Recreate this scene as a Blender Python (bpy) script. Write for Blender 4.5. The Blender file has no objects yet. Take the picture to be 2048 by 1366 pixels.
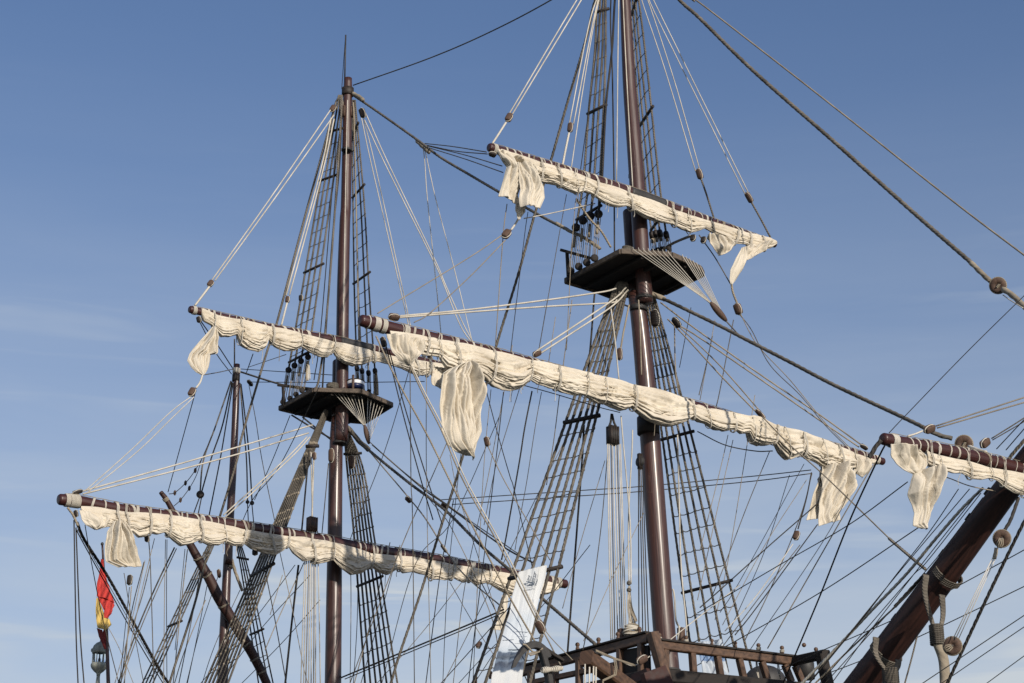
import bpy, math, random
from mathutils import Vector, Matrix, noise
random.seed(7)
scene = bpy.context.scene

# ------------------------------------------------------------------ camera
FPX = 4500.0                       # focal length in pixels of a 2048 px wide frame
PITCH = math.radians(22.2)
CAM = Vector((0.0, 0.0, 1.7))
cam_data = bpy.data.cameras.new("camera")
cam_data.sensor_width = 36.0
cam_data.lens = FPX / 2048.0 * 36.0
cam_data.clip_start = 0.5
cam_data.clip_end = 20000
cam = bpy.data.objects.new("camera", cam_data)
scene.collection.objects.link(cam)
cam.location = CAM
cam.rotation_euler = (math.pi / 2 + PITCH, 0, 0)
scene.camera = cam

# ------------------------------------------------------------------ light
SUN_AZ = math.radians(30)          # to the right of the viewer, behind him
SUN_EL = math.radians(18.8)
sun_dir = Vector((math.sin(SUN_AZ) * math.cos(SUN_EL), -math.cos(SUN_AZ) * math.cos(SUN_EL), math.sin(SUN_EL)))
sd = bpy.data.lights.new("sun", 'SUN')
sd.energy = 4.4
sd.angle = math.radians(0.53)
sd.color = (1.0, 0.91, 0.79)
sun = bpy.data.objects.new("sun", sd)
sun.rotation_euler = sun_dir.to_track_quat('Z', 'Y').to_euler()
scene.collection.objects.link(sun)

world = bpy.data.worlds.new("World")
scene.world = world
world.use_nodes = True
wn = world.node_tree.nodes
wl = world.node_tree.links
wn.clear()
w_out = wn.new('ShaderNodeOutputWorld')
w_bg = wn.new('ShaderNodeBackground')
w_sky = wn.new('ShaderNodeTexSky')
w_sky.sky_type = 'NISHITA'
w_sky.sun_disc = False
w_sky.sun_elevation = SUN_EL
w_sky.sun_rotation = math.atan2(sun_dir.x, sun_dir.y)
w_sky.air_density = 1.0
w_sky.dust_density = 0.6
w_sky.ozone_density = 1.5
w_bg.inputs['Strength'].default_value = 0.10
tc = wn.new('ShaderNodeTexCoord')
mp = wn.new('ShaderNodeMapping')
mp.inputs['Rotation'].default_value = (0.0, math.radians(-6), 0.0)
mp.inputs['Scale'].default_value = (2.2, 2.2, 16.0)
n1 = wn.new('ShaderNodeTexNoise')
n1.inputs['Scale'].default_value = 1.6
n1.inputs['Detail'].default_value = 6
n1.inputs['Roughness'].default_value = 0.55
n1.inputs['Distortion'].default_value = 0.5
rmp = wn.new('ShaderNodeMapRange')      # faint cirrus modulates the pale veil low in the sky
rmp.inputs['From Min'].default_value = 0.35
rmp.inputs['From Max'].default_value = 0.75
rmp.inputs['To Min'].default_value = 0.78
rmp.inputs['To Max'].default_value = 1.30
sep = wn.new('ShaderNodeSeparateXYZ')
elv = wn.new('ShaderNodeMapRange')
elv.inputs['From Min'].default_value = 0.51
elv.inputs['From Max'].default_value = 0.237
pw = wn.new('ShaderNodeMath'); pw.operation = 'POWER'; pw.inputs[1].default_value = 1.6
ml2 = wn.new('ShaderNodeMath'); ml2.operation = 'MULTIPLY'; ml2.inputs[1].default_value = 0.70
mul = wn.new('ShaderNodeMath'); mul.operation = 'MULTIPLY'
mix = wn.new('ShaderNodeMix'); mix.data_type = 'RGBA'
mix.inputs[7].default_value = (5.6, 6.15, 6.7, 1)
tint = wn.new('ShaderNodeMix'); tint.data_type = 'RGBA'; tint.blend_type = 'MULTIPLY'
tint.inputs[0].default_value = 1.0
tint.inputs[7].default_value = (0.94, 0.99, 1.17, 1)
wl.new(tc.outputs['Generated'], mp.inputs['Vector'])
wl.new(mp.outputs['Vector'], n1.inputs['Vector'])
wl.new(n1.outputs['Fac'], rmp.inputs['Value'])
wl.new(tc.outputs['Generated'], sep.inputs[0])
wl.new(sep.outputs['Z'], elv.inputs['Value'])
# fine wisps: long thin streaks, broken into patches
mp2 = wn.new('ShaderNodeMapping'); mp2.inputs['Rotation'].default_value = (0.0, math.radians(7), 0.0); mp2.inputs['Scale'].default_value = (7, 5, 95)
n2 = wn.new('ShaderNodeTexNoise'); n2.inputs['Scale'].default_value = 1.0; n2.inputs['Detail'].default_value = 5; n2.inputs['Distortion'].default_value = 0.6
r2 = wn.new('ShaderNodeMapRange'); r2.inputs['From Min'].default_value = 0.52; r2.inputs['From Max'].default_value = 0.80
mp3 = wn.new('ShaderNodeMapping'); mp3.inputs['Scale'].default_value = (5, 5, 18); mp3.inputs['Location'].default_value = (3.1, 0.4, 1.7)
n3 = wn.new('ShaderNodeTexNoise'); n3.inputs['Scale'].default_value = 1.0; n3.inputs['Detail'].default_value = 3
r3 = wn.new('ShaderNodeMapRange'); r3.inputs['From Min'].default_value = 0.46; r3.inputs['From Max'].default_value = 0.66; r3.inputs['To Max'].default_value = 1.6
m3 = wn.new('ShaderNodeMath'); m3.operation = 'MULTIPLY'
a3 = wn.new('ShaderNodeMath'); a3.operation = 'ADD'
for a_, b_ in ((tc.outputs['Generated'], mp2.inputs[0]), (mp2.outputs[0], n2.inputs['Vector']), (n2.outputs['Fac'], r2.inputs['Value']), (tc.outputs['Generated'], mp3.inputs[0]),
               (mp3.outputs[0], n3.inputs['Vector']), (n3.outputs['Fac'], r3.inputs['Value']), (r2.outputs[0], m3.inputs[0]), (r3.outputs[0], m3.inputs[1]), (m3.outputs[0], a3.inputs[0]), (rmp.outputs[0], a3.inputs[1]), (a3.outputs[0], mul.inputs[0])):
    wl.new(a_, b_)
wl.new(elv.outputs[0], pw.inputs[0])
wl.new(pw.outputs[0], ml2.inputs[0])
wl.new(ml2.outputs[0], mul.inputs[1])
wl.new(mul.outputs[0], mix.inputs[0])
wl.new(w_sky.outputs[0], tint.inputs[6])
wl.new(tint.outputs[2], mix.inputs[6])
wl.new(mix.outputs[2], w_bg.inputs['Color'])
wl.new(w_bg.outputs[0], w_out.inputs[0])

scene.view_settings.view_transform = 'Standard'
scene.view_settings.look = 'None'
scene.view_settings.exposure = 0.0
scene.view_settings.gamma = 1.0

# ------------------------------------------------------------------ ship frame
# A points to the bow, B to starboard (the near side); s and t are metres along them from the foremast.
O = Vector((2.6, 42.0, 0.0))
A = Vector((0.59, -0.807, 0.0)).normalized()
B = Vector((A.y, -A.x, 0.0))
UP = Vector((0, 0, 1))
FWD = Vector((0, math.cos(PITCH), math.sin(PITCH)))
MS, ZS = -11.6, -16.9              # main mast, mizzen mast stations
cp, sp = math.cos(PITCH), math.sin(PITCH)

def ray(x, y):
    u = (x - 1024.0) / FPX
    v = (683.0 - y) / FPX
    return Vector((u, cp - v * sp, sp + v * cp))

def S(x, y, s):                    # point of the athwartships plane at station s seen at x, y
    d = ray(x, y)
    return CAM + d * ((s + A.dot(O - CAM)) / A.dot(d))

def T(x, y, t):                    # same for the fore-and-aft plane at t
    d = ray(x, y)
    return CAM + d * ((t + B.dot(O - CAM)) / B.dot(d))

def H(x, y, z):
    d = ray(x, y)
    return CAM + d * ((z - CAM.z) / d.z)

def st(p):
    return (p - O).dot(A), (p - O).dot(B)

def R(p, px):
    return px * (p - CAM).dot(FWD) / FPX

def region(x0, y0, k):
    return lambda pts: [(x0 + p[0] / k, y0 + p[1] / k) + tuple(p[2:]) for p in pts]

c3 = region(940, 250, 3.103); c4 = region(340, 560, 3.793); c5 = region(90, 900, 3.793)
c6 = region(560, 900, 2.932); c7 = region(940, 1080, 3.793); c8 = region(1440, 800, 2.413)
cb = region(700, 600, 3.793); cc = region(1100, 600, 3.793); ch = region(1380, 1180, 5.689)
cf = region(90, 1080, 3.793); cw = region(970, 1120, 5.556); cv = region(1120, 1220, 7.314)
cq = region(1720, 840, 5.692); cl = region(150, 1080, 4.776)

# ------------------------------------------------------------------ materials
def new_mat(name):
    m = bpy.data.materials.new(name)
    m.use_nodes = True
    nt = m.node_tree
    return m, nt, nt.nodes['Principled BSDF']

def wood(name, c1, c2, rough, coat=0.0, scale=(14, 14, 1.2), bump=0.15, wear=None):
    m, nt, b = new_mat(name)
    t = nt.nodes.new('ShaderNodeTexCoord')
    mpp = nt.nodes.new('ShaderNodeMapping')
    mpp.inputs['Scale'].default_value = scale
    n = nt.nodes.new('ShaderNodeTexNoise'); n.inputs['Scale'].default_value = 2.0; n.inputs['Detail'].default_value = 7
    r = nt.nodes.new('ShaderNodeValToRGB')
    r.color_ramp.elements[0].position = 0.3; r.color_ramp.elements[0].color = (*c1, 1)
    r.color_ramp.elements[1].position = 0.72; r.color_ramp.elements[1].color = (*c2, 1)
    nt.links.new(t.outputs['UV'], mpp.inputs[0]); nt.links.new(mpp.outputs[0], n.inputs['Vector'])
    nt.links.new(n.outputs['Fac'], r.inputs[0])
    col = r.outputs[0]
    if wear:
        n2 = nt.nodes.new('ShaderNodeTexNoise'); n2.inputs['Scale'].default_value = 3.5; n2.inputs['Detail'].default_value = 9
        n2.inputs['Roughness'].default_value = 0.7
        nt.links.new(t.outputs['Object'], n2.inputs['Vector'])
        mr = nt.nodes.new('ShaderNodeMapRange'); mr.inputs['From Min'].default_value = 0.62; mr.inputs['From Max'].default_value = 0.72
        nt.links.new(n2.outputs['Fac'], mr.inputs['Value'])
        mx = nt.nodes.new('ShaderNodeMix'); mx.data_type = 'RGBA'
        mx.inputs[7].default_value = (*wear, 1)
        nt.links.new(mr.outputs[0], mx.inputs[0]); nt.links.new(col, mx.inputs[6])
        col = mx.outputs[2]
    nt.links.new(col, b.inputs['Base Color'])
    rr = nt.nodes.new('ShaderNodeMapRange'); rr.inputs['To Min'].default_value = rough * 0.75; rr.inputs['To Max'].default_value = rough * 1.35
    nt.links.new(n.outputs['Fac'], rr.inputs['Value']); nt.links.new(rr.outputs[0], b.inputs['Roughness'])
    b.inputs['Coat Weight'].default_value = coat
    b.inputs['Coat Roughness'].default_value = 0.2
    bp = nt.nodes.new('ShaderNodeBump'); bp.inputs['Strength'].default_value = bump; bp.inputs['Distance'].default_value = 0.02
    nt.links.new(n.outputs['Fac'], bp.inputs['Height']); nt.links.new(bp.outputs[0], b.inputs['Normal'])
    return m

def rope_mat(name, c1, c2, bump=0.8):
    # laid rope: strands spiral round the line (UV: x metres / radius, y once round)
    m, nt, b = new_mat(name)
    t = nt.nodes.new('ShaderNodeTexCoord')
    se = nt.nodes.new('ShaderNodeSeparateXYZ')
    nt.links.new(t.outputs['UV'], se.inputs[0])
    m1 = nt.nodes.new('ShaderNodeMath'); m1.operation = 'MULTIPLY'; m1.inputs[1].default_value = 0.38
    m2 = nt.nodes.new('ShaderNodeMath'); m2.operation = 'MULTIPLY'; m2.inputs[1].default_value = 3.0
    ad = nt.nodes.new('ShaderNodeMath'); ad.operation = 'ADD'
    fr = nt.nodes.new('ShaderNodeMath'); fr.operation = 'PINGPONG'; fr.inputs[1].default_value = 0.5
    nt.links.new(se.outputs[0], m1.inputs[0]); nt.links.new(se.outputs[1], m2.inputs[0])
    nt.links.new(m1.outputs[0], ad.inputs[0]); nt.links.new(m2.outputs[0], ad.inputs[1])
    nt.links.new(ad.outputs[0], fr.inputs[0])
    n = nt.nodes.new('ShaderNodeTexNoise'); n.inputs['Scale'].default_value = 2.2; n.inputs['Detail'].default_value = 6
    n.inputs['Roughness'].default_value = 0.65
    nt.links.new(t.outputs['Object'], n.inputs['Vector'])
    r = nt.nodes.new('ShaderNodeValToRGB')
    r.color_ramp.elements[0].position = 0.35; r.color_ramp.elements[0].color = (*c1, 1)
    r.color_ramp.elements[1].position = 0.65; r.color_ramp.elements[1].color = (*c2, 1)
    nt.links.new(n.outputs['Fac'], r.inputs[0])
    nt.links.new(r.outputs[0], b.inputs['Base Color'])
    bp = nt.nodes.new('ShaderNodeBump'); bp.inputs['Strength'].default_value = bump; bp.inputs['Distance'].default_value = 0.02
    nt.links.new(fr.outputs[0], bp.inputs['Height']); nt.links.new(bp.outputs[0], b.inputs['Normal'])
    b.inputs['Roughness'].default_value = 0.85
    b.inputs['Specular IOR Level'].default_value = 0.25
    return m

def plain(name, c, rough=0.6, metal=0.0, var=0.25, scale=9.0, bump=0.1):
    m, nt, b = new_mat(name)
    t = nt.nodes.new('ShaderNodeTexCoord')
    n = nt.nodes.new('ShaderNodeTexNoise'); n.inputs['Scale'].default_value = scale; n.inputs['Detail'].default_value = 8
    nt.links.new(t.outputs['Object'], n.inputs['Vector'])
    r = nt.nodes.new('ShaderNodeValToRGB')
    r.color_ramp.elements[0].position = 0.3; r.color_ramp.elements[0].color = (*[x * (1 - var) for x in c], 1)
    r.color_ramp.elements[1].position = 0.7; r.color_ramp.elements[1].color = (*[min(1, x * (1 + var)) for x in c], 1)
    nt.links.new(n.outputs['Fac'], r.inputs[0]); nt.links.new(r.outputs[0], b.inputs['Base Color'])
    b.inputs['Roughness'].default_value = rough; b.inputs['Metallic'].default_value = metal
    bp = nt.nodes.new('ShaderNodeBump'); bp.inputs['Strength'].default_value = bump; bp.inputs['Distance'].default_value = 0.02
    nt.links.new(n.outputs['Fac'], bp.inputs['Height']); nt.links.new(bp.outputs[0], b.inputs['Normal'])
    return m

def canvas(name, c, stain, seams=False):
    m, nt, b = new_mat(name)
    N, L = nt.nodes, nt.links
    t = N.new('ShaderNodeTexCoord')
    def nz(scale, det, rough, lo, hi, tmax, out='Object'):
        n = N.new('ShaderNodeTexNoise'); n.inputs['Scale'].default_value = scale; n.inputs['Detail'].default_value = det; n.inputs['Roughness'].default_value = rough
        L.new(t.outputs[out], n.inputs['Vector'])
        mr = N.new('ShaderNodeMapRange'); mr.inputs['From Min'].default_value = lo; mr.inputs['From Max'].default_value = hi; mr.inputs['To Max'].default_value = tmax
        L.new(n.outputs['Fac'], mr.inputs['Value'])
        return n, mr.outputs[0]
    def over(col, fac, c2):
        mx = N.new('ShaderNodeMix'); mx.data_type = 'RGBA'; mx.inputs[7].default_value = (*c2, 1)
        L.new(fac, mx.inputs[0]); L.new(col, mx.inputs[6]) if col is not None else None
        if col is None: mx.inputs[6].default_value = (*c, 1)
        return mx.outputs[2]
    _, f1 = nz(1.3, 9, .62, .42, .70, 1.0); col = over(None, f1, stain)             # weathering
    _, f2 = nz(3.7, 8, .7, .60, .74, .55); col = over(col, f2, (0.42, 0.36, 0.25))    # damp and dirt
    _, f3 = nz(5.5, 6, .6, .67, .74, .5); col = over(col, f3, (0.34, 0.19, 0.09))     # rust marks
    _, f4 = nz(26, 3, .5, .70, .78, .5); col = over(col, f4, (0.22, 0.19, 0.15))      # mildew specks
    n2, _ = nz(9, 8, .5, 0, 1, 1)
    h = n2.outputs['Fac']
    if seams:
        se = N.new('ShaderNodeSeparateXYZ'); L.new(t.outputs['UV'], se.inputs[0])
        mu = N.new('ShaderNodeMath'); mu.operation = 'MULTIPLY'; mu.inputs[1].default_value = 2.6; L.new(se.outputs[0], mu.inputs[0])
        pp = N.new('ShaderNodeMath'); pp.operation = 'PINGPONG'; pp.inputs[1].default_value = .5; L.new(mu.outputs[0], pp.inputs[0])
        lt_ = N.new('ShaderNodeMapRange'); lt_.inputs['From Min'].default_value = .47; lt_.inputs['From Max'].default_value = .485; L.new(pp.outputs[0], lt_.inputs['Value'])
        hm = N.new('ShaderNodeMapRange'); hm.inputs['From Min'].default_value = .060; hm.inputs['From Max'].default_value = .055; L.new(se.outputs[1], hm.inputs['Value'])
        sc_ = N.new('ShaderNodeMath'); sc_.operation = 'MULTIPLY'; sc_.inputs[1].default_value = .30; L.new(lt_.outputs[0], sc_.inputs[0])
        col = over(col, sc_.outputs[0], (0.40, 0.35, 0.26))
        ad = N.new('ShaderNodeMath'); ad.operation = 'ADD'; L.new(lt_.outputs[0], ad.inputs[0]); L.new(hm.outputs[0], ad.inputs[1])
        a2 = N.new('ShaderNodeMath'); a2.operation = 'MULTIPLY_ADD'; a2.inputs[1].default_value = .5; L.new(ad.outputs[0], a2.inputs[0]); L.new(h, a2.inputs[2])
        h = a2.outputs[0]
    L.new(col, b.inputs['Base Color'])
    b.inputs['Roughness'].default_value = 0.95
    b.inputs['Specular IOR Level'].default_value = 0.05
    bp = N.new('ShaderNodeBump'); bp.inputs['Strength'].default_value = 0.4; bp.inputs['Distance'].default_value = 0.03
    L.new(h, bp.inputs['Height']); L.new(bp.outputs[0], b.inputs['Normal'])
    tr = N.new('ShaderNodeBsdfTranslucent'); tr.inputs['Color'].default_value = (0.72, 0.62, 0.42, 1)
    ms = N.new('ShaderNodeMixShader'); ms.inputs[0].default_value = 0.12 if seams else 0.04
    out = N['Material Output']
    L.new(b.outputs[0], ms.inputs[1]); L.new(tr.outputs[0], ms.inputs[2]); L.new(ms.outputs[0], out.inputs[0])
    return m

M = {
    'mast': wood('varnished_mast_wood', (0.026, 0.010, 0.0075), (0.076, 0.028, 0.020), 0.46, 0.30, (2.2, 14, 1), 0.3, (0.12, 0.075, 0.055)),
    'yard': wood('red_brown_yard_wood', (0.030, 0.009, 0.008), (0.062, 0.018, 0.015), 0.42, 0.1, (3, 10, 1)),
    'sprit': wood('bowsprit_wood', (0.018, 0.007, 0.005), (0.052, 0.017, 0.011), 0.55, 0.0, (3, 8, 1)),
    'dark': wood('tarred_wood', (0.010, 0.008, 0.007), (0.028, 0.021, 0.017), 0.8, 0.0, (6, 6, 1), 0.3),
    'rim': wood('weathered_plank', (0.05, 0.036, 0.026), (0.15, 0.115, 0.085), 0.75, 0.0, (6, 6, 1), 0.3),
    'rail': wood('oiled_rail_wood', (0.045, 0.025, 0.015), (0.135, 0.074, 0.043), 0.55, 0.0, (4, 4, 1), 0.3),
    'hull': wood('painted_hull_red', (0.022, 0.007, 0.005), (0.048, 0.013, 0.009), 0.7, 0.0, (4, 4, 1), 0.3),
    'block': wood('pulley_wood', (0.045, 0.026, 0.018), (0.13, 0.075, 0.05), 0.7, 0.0, (6, 6, 6), 0.3),
    'blockd': wood('tarred_pulley_wood', (0.012, 0.009, 0.008), (0.035, 0.024, 0.018), 0.6, 0.0, (6, 6, 6), 0.3),
    'pale': rope_mat('pale_rope', (0.40, 0.37, 0.31), (0.58, 0.54, 0.47), 0.2),
    'tan': rope_mat('tan_rope', (0.19, 0.16, 0.12), (0.34, 0.29, 0.22), 0.45),
    'grey': rope_mat('grey_rope', (0.072, 0.064, 0.053), (0.18, 0.158, 0.13)),
    'black': rope_mat('tarred_rope', (0.016, 0.015, 0.016), (0.06, 0.054, 0.048)),
    'canvas': canvas('sail_canvas', (0.635, 0.575, 0.475), (0.50, 0.44, 0.35)),
    'flap': canvas('loose_sail_canvas', (0.67, 0.61, 0.51), (0.55, 0.49, 0.39), True),
    'iron': plain('dark_iron', (0.032, 0.030, 0.029), 0.6, 0.0, 0.35),
    'bronze': plain('green_bronze', (0.30, 0.31, 0.26), 0.65, 0.0, 0.35),
    'red': plain('red_flag_cloth', (0.52, 0.038, 0.028), 0.8, 0, 0.12, 3),
    'yellow': plain('yellow_flag_cloth', (0.62, 0.43, 0.12), 0.8, 0, 0.15, 3),
    'shadedred': plain('shaded_red_flag_cloth', (0.16, 0.015, 0.012), 0.8, 0, 0.15, 3),  # the same red cloth with its shade painted into the colour
    'white': plain('white_paint', (0.75, 0.76, 0.78), 0.4, 0, 0.05),
    'navy': plain('navy_paint', (0.012, 0.02, 0.07), 0.35, 0, 0.1),
    'ink': plain('grey_ink', (0.07, 0.09, 0.12), 0.9, 0, 0.3),
}

# ------------------------------------------------------------------ object helpers
COL = scene.collection

def link(o):
    COL.objects.link(o)
    return o

def mesh_obj(name, verts, faces, mat, parent=None, uvs=None, smooth=True, loc=None):
    me = bpy.data.meshes.new(name)
    if loc is not None:
        verts = [v - loc for v in verts]
    me.from_pydata([tuple(v) for v in verts], [], faces)
    if uvs is not None:
        uvl = me.uv_layers.new(name="UVMap")
        flat = [0.0] * (2 * len(me.loops))
        vi = [0] * len(me.loops)
        me.loops.foreach_get('vertex_index', vi)
        if callable(uvs):
            pass
        else:
            k = 0
            for i in vi:
                flat[k], flat[k + 1] = uvs[i]
                k += 2
        uvl.data.foreach_set('uv', flat)
    if smooth:
        me.polygons.foreach_set('use_smooth', [True] * len(me.polygons))
    me.materials.append(mat)
    me.update()
    o = bpy.data.objects.new(name, me)
    if loc is not None:
        o.location = loc
    link(o)
    if parent is not None:
        o.parent = parent
        o.matrix_parent_inverse = parent_inv(parent)
    return o

def parent_inv(p):
    m = Matrix.Translation(p.location)
    q = p
    while q.parent is not None:
        q = q.parent
    if p.parent is not None:
        return Matrix.Identity(4)
    return m.inverted()

def tag(o, label, cat, group=None, kind=None):
    if label: o['label'] = label
    if cat: o['category'] = cat
    if group: o['group'] = group
    if kind: o['kind'] = kind
    return o

def empty(name, loc, label, cat, group=None):
    o = bpy.data.objects.new(name, None)
    o.empty_display_size = 0.3
    o.location = loc
    link(o)
    return tag(o, label, cat, group)

class Geo:
    """collects pieces of one part"""
    def __init__(self):
        self.v, self.f, self.uv = [], [], []
    def add(self, v, f, uv=None):
        n = len(self.v)
        self.v += v
        self.f += [tuple(i + n for i in q) for q in f]
        self.uv += uv if uv else [(p.x + p.y * 0.7, p.z) for p in v]
        return self
    def build(self, name, mat, parent=None, smooth=True):
        loc = None
        if parent is None:
            loc = self.v[0].copy()
        return mesh_obj(name, self.v, self.f, mat, parent, self.uv, smooth, loc)

def smooth_path(pts, n=8, closed=False):
    if len(pts) < 3 and not closed:
        return list(pts)
    out = []
    m = len(pts)
    rng = range(m) if closed else range(m - 1)
    for i in rng:
        if closed:
            p0, p1, p2, p3 = pts[(i - 1) % m], pts[i], pts[(i + 1) % m], pts[(i + 2) % m]
        else:
            p1, p2 = pts[i], pts[i + 1]
            p0 = pts[i - 1] if i > 0 else p1 * 2 - p2
            p3 = pts[i + 2] if i + 2 < m else p2 * 2 - p1
        for k in range(n):
            t = k / n
            out.append(0.5 * ((2 * p1) + (p2 - p0) * t + (2 * p0 - 5 * p1 + 4 * p2 - p3) * t * t + (3 * p1 - p0 - 3 * p2 + p3) * t ** 3))
    if not closed:
        out.append(pts[-1].copy())
    return out

def resample(pts, step):
    out = [pts[0].copy()]
    for i in range(len(pts) - 1):
        a, b = pts[i], pts[i + 1]
        L = (b - a).length
        n = max(1, int(round(L / step)))
        for k in range(1, n + 1):
            out.append(a.lerp(b, k / n))
    return out

def tube(pts, rad, n=6, closed=False, lobes=False, caps=True):
    """returns v, f, uv of a tube; rad is a number or a list"""
    m = len(pts)
    if not hasattr(rad, '__len__'):
        rad = [rad] * m
    v, f, uv = [], [], []
    tang = []
    for i in range(m):
        if closed:
            d = pts[(i + 1) % m] - pts[(i - 1) % m]
        else:
            d = pts[min(i + 1, m - 1)] - pts[max(i - 1, 0)]
        tang.append(d.normalized() if d.length > 1e-9 else Vector((0, 0, 1)))
    ref = Vector((0, 0, 1)) if abs(tang[0].z) < 0.9 else Vector((1, 0, 0))
    nx = (ref - tang[0] * ref.dot(tang[0])).normalized()
    dist = 0.0
    for i in range(m):
        nx = (nx - tang[i] * nx.dot(tang[i]))
        nx = nx.normalized() if nx.length > 1e-9 else tang[i].orthogonal().normalized()
        ny = tang[i].cross(nx)
        if i: dist += (pts[i] - pts[i - 1]).length
        r = rad[i]
        for k in range(n):
            a = 2 * math.pi * k / n
            rr = r
            if lobes:
                rr = r * (0.78 + 0.30 * abs(math.sin(1.5 * a + dist / r * 0.60)))
            v.append(pts[i] + nx * (math.cos(a) * rr) + ny * (math.sin(a) * rr))
            uv.append((dist / max(r, 1e-4), k / n))
    seg = m if closed else m - 1
    for i in range(seg):
        j = (i + 1) % m
        for k in range(n):
            k2 = (k + 1) % n
            f.append((i * n + k, i * n + k2, j * n + k2, j * n + k))
    if caps and not closed:
        f.append(tuple(reversed(range(n))))
        f.append(tuple((m - 1) * n + k for k in range(n)))
    return v, f, uv

def ball(c, r, nu=6, nv=4, sx=1, sy=1, sz=1):
    v, f = [], []
    for j in range(1, nv):
        th = math.pi * j / nv
        for i in range(nu):
            ph = 2 * math.pi * i / nu
            v.append(c + Vector((r * sx * math.sin(th) * math.cos(ph), r * sy * math.sin(th) * math.sin(ph), r * sz * math.cos(th))))
    top = len(v); v.append(c + Vector((0, 0, r * sz)))
    bot = len(v); v.append(c - Vector((0, 0, r * sz)))
    for j in range(nv - 2):
        for i in range(nu):
            i2 = (i + 1) % nu
            f.append((j * nu + i, j * nu + i2, (j + 1) * nu + i2, (j + 1) * nu + i)[::-1])
    for i in range(nu):
        i2 = (i + 1) % nu
        f.append((top, i, i2)); f.append((bot, (nv - 2) * nu + i2, (nv - 2) * nu + i))
    return v, f

def beam(p, q, w, h, up=UP, bev=0.12):
    """bar with chamfered edges from p to q; w across, h along up"""
    d = (q - p).normalized()
    x = d.cross(up).normalized()
    y = x.cross(d).normalized()
    b = min(w, h) * bev
    prof = [(w / 2 - b, h / 2), (w / 2, h / 2 - b), (w / 2, -h / 2 + b), (w / 2 - b, -h / 2), (-w / 2 + b, -h / 2), (-w / 2, -h / 2 + b), (-w / 2, h / 2 - b), (-w / 2 + b, h / 2)]
    v, uv = [], []
    L = (q - p).length
    for e, pt in ((0, p), (L, q)):
        for a, c in prof:
            v.append(pt + x * a + y * c)
            uv.append((a + c, e))
    f = [(k, (k + 1) % 8, 8 + (k + 1) % 8, 8 + k) for k in range(8)]
    f.append(tuple(reversed(range(8)))); f.append(tuple(range(8, 16)))
    return v, f, [(u[0] * 2, u[1]) for u in uv]

def lathe(c, axis, prof, n=20):
    """prof: (radius, height along axis)"""
    axis = axis.normalized()
    x = axis.orthogonal().normalized(); y = axis.cross(x)
    v, f, uv = [], [], []
    for j, (r, h) in enumerate(prof):
        for k in range(n):
            a = 2 * math.pi * k / n
            v.append(c + axis * h + (x * math.cos(a) + y * math.sin(a)) * max(r, 1e-4))
            uv.append((k / n, h))
    for j in range(len(prof) - 1):
        for k in range(n):
            k2 = (k + 1) % n
            f.append((j * n + k, j * n + k2, (j + 1) * n + k2, (j + 1) * n + k))
    f.append(tuple(reversed(range(n)))); f.append(tuple((len(prof) - 1) * n + k for k in range(n)))
    return v, f, uv

# ------------------------------------------------------------------ ropes
def path3(pts):
    """(x, y[, s]) list -> world points; stations left out are filled in along the line"""
    d = [0.0]
    for i in range(1, len(pts)):
        d.append(d[-1] + math.hypot(pts[i][0] - pts[i - 1][0], pts[i][1] - pts[i - 1][1]))
    known = [(d[i], p[2]) for i, p in enumerate(pts) if len(p) > 2]
    out = []
    for i, p in enumerate(pts):
        x = d[i]
        if x <= known[0][0]: s = known[0][1]
        elif x >= known[-1][0]: s = known[-1][1]
        else:
            for (a, sa), (b, sb) in zip(known, known[1:]):
                if a <= x <= b:
                    s = sa + (sb - sa) * (x - a) / max(b - a, 1e-6)
                    break
        out.append(S(p[0], p[1], s))
    return out

def rope_geo(g, pts, r, n=None, sub=8):
    """pts are world points, r metres"""
    px = r * FPX / (pts[0] - CAM).dot(FWD)
    path = smooth_path(pts, sub)
    if px >= 2.4:
        path = resample(path, r * 1.3)
        g.add(*tube(path, r, 9, lobes=True))
    else:
        if len(path) == 2:
            path = [path[0], path[0].lerp(path[1], 0.5), path[1]]
        g.add(*tube(path, r, n or 6))
    return g

def rope(label, pts, px, mat='pale', group=None, name='rope', parent=None, cat='rope', sag=0.0):
    if -13 < pts[0][1] < -3 and pts[0][0] > 1140:          # lines leaving the frame run on up to the foremast head
        pts = [(1243.5, -138, pts[0][2] * .5)] + list(pts)
    w = path3(pts)
    if sag:
        q = []
        for i in range(len(w) - 1):
            for k in range(4):
                t = k / 4
                p = w[i].lerp(w[i + 1], t)
                p.z -= sag * 4 * t * (1 - t)
                q.append(p)
        q.append(w[-1])
        w = q
    r = R(w[len(w) // 2], px)
    g = rope_geo(Geo(), w, r)
    o = g.build(name, M[mat], parent)
    if parent is None:
        tag(o, label, cat, group)
    return o

def wrap(p, axis, r, turns, wire, mat='pale', name='rope_lashing', parent=None, jit=0.15):
    """turns of thin rope round a spar at p"""
    axis = axis.normalized()
    x = axis.orthogonal().normalized(); y = axis.cross(x)
    g = Geo()
    pts = []
    n = 14
    tot = int(n * turns)
    sk = random.uniform(-jit, jit)
    for i in range(tot + 1):
        a = 2 * math.pi * i / n
        h = (i / n - turns / 2) * wire * 2.1 + sk * r * math.cos(a)
        pts.append(p + axis * h + (x * math.cos(a) + y * math.sin(a)) * (r + wire * 0.7))
    g.add(*tube(pts, wire, 5))
    return g.build(name, M[mat], parent)

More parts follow.
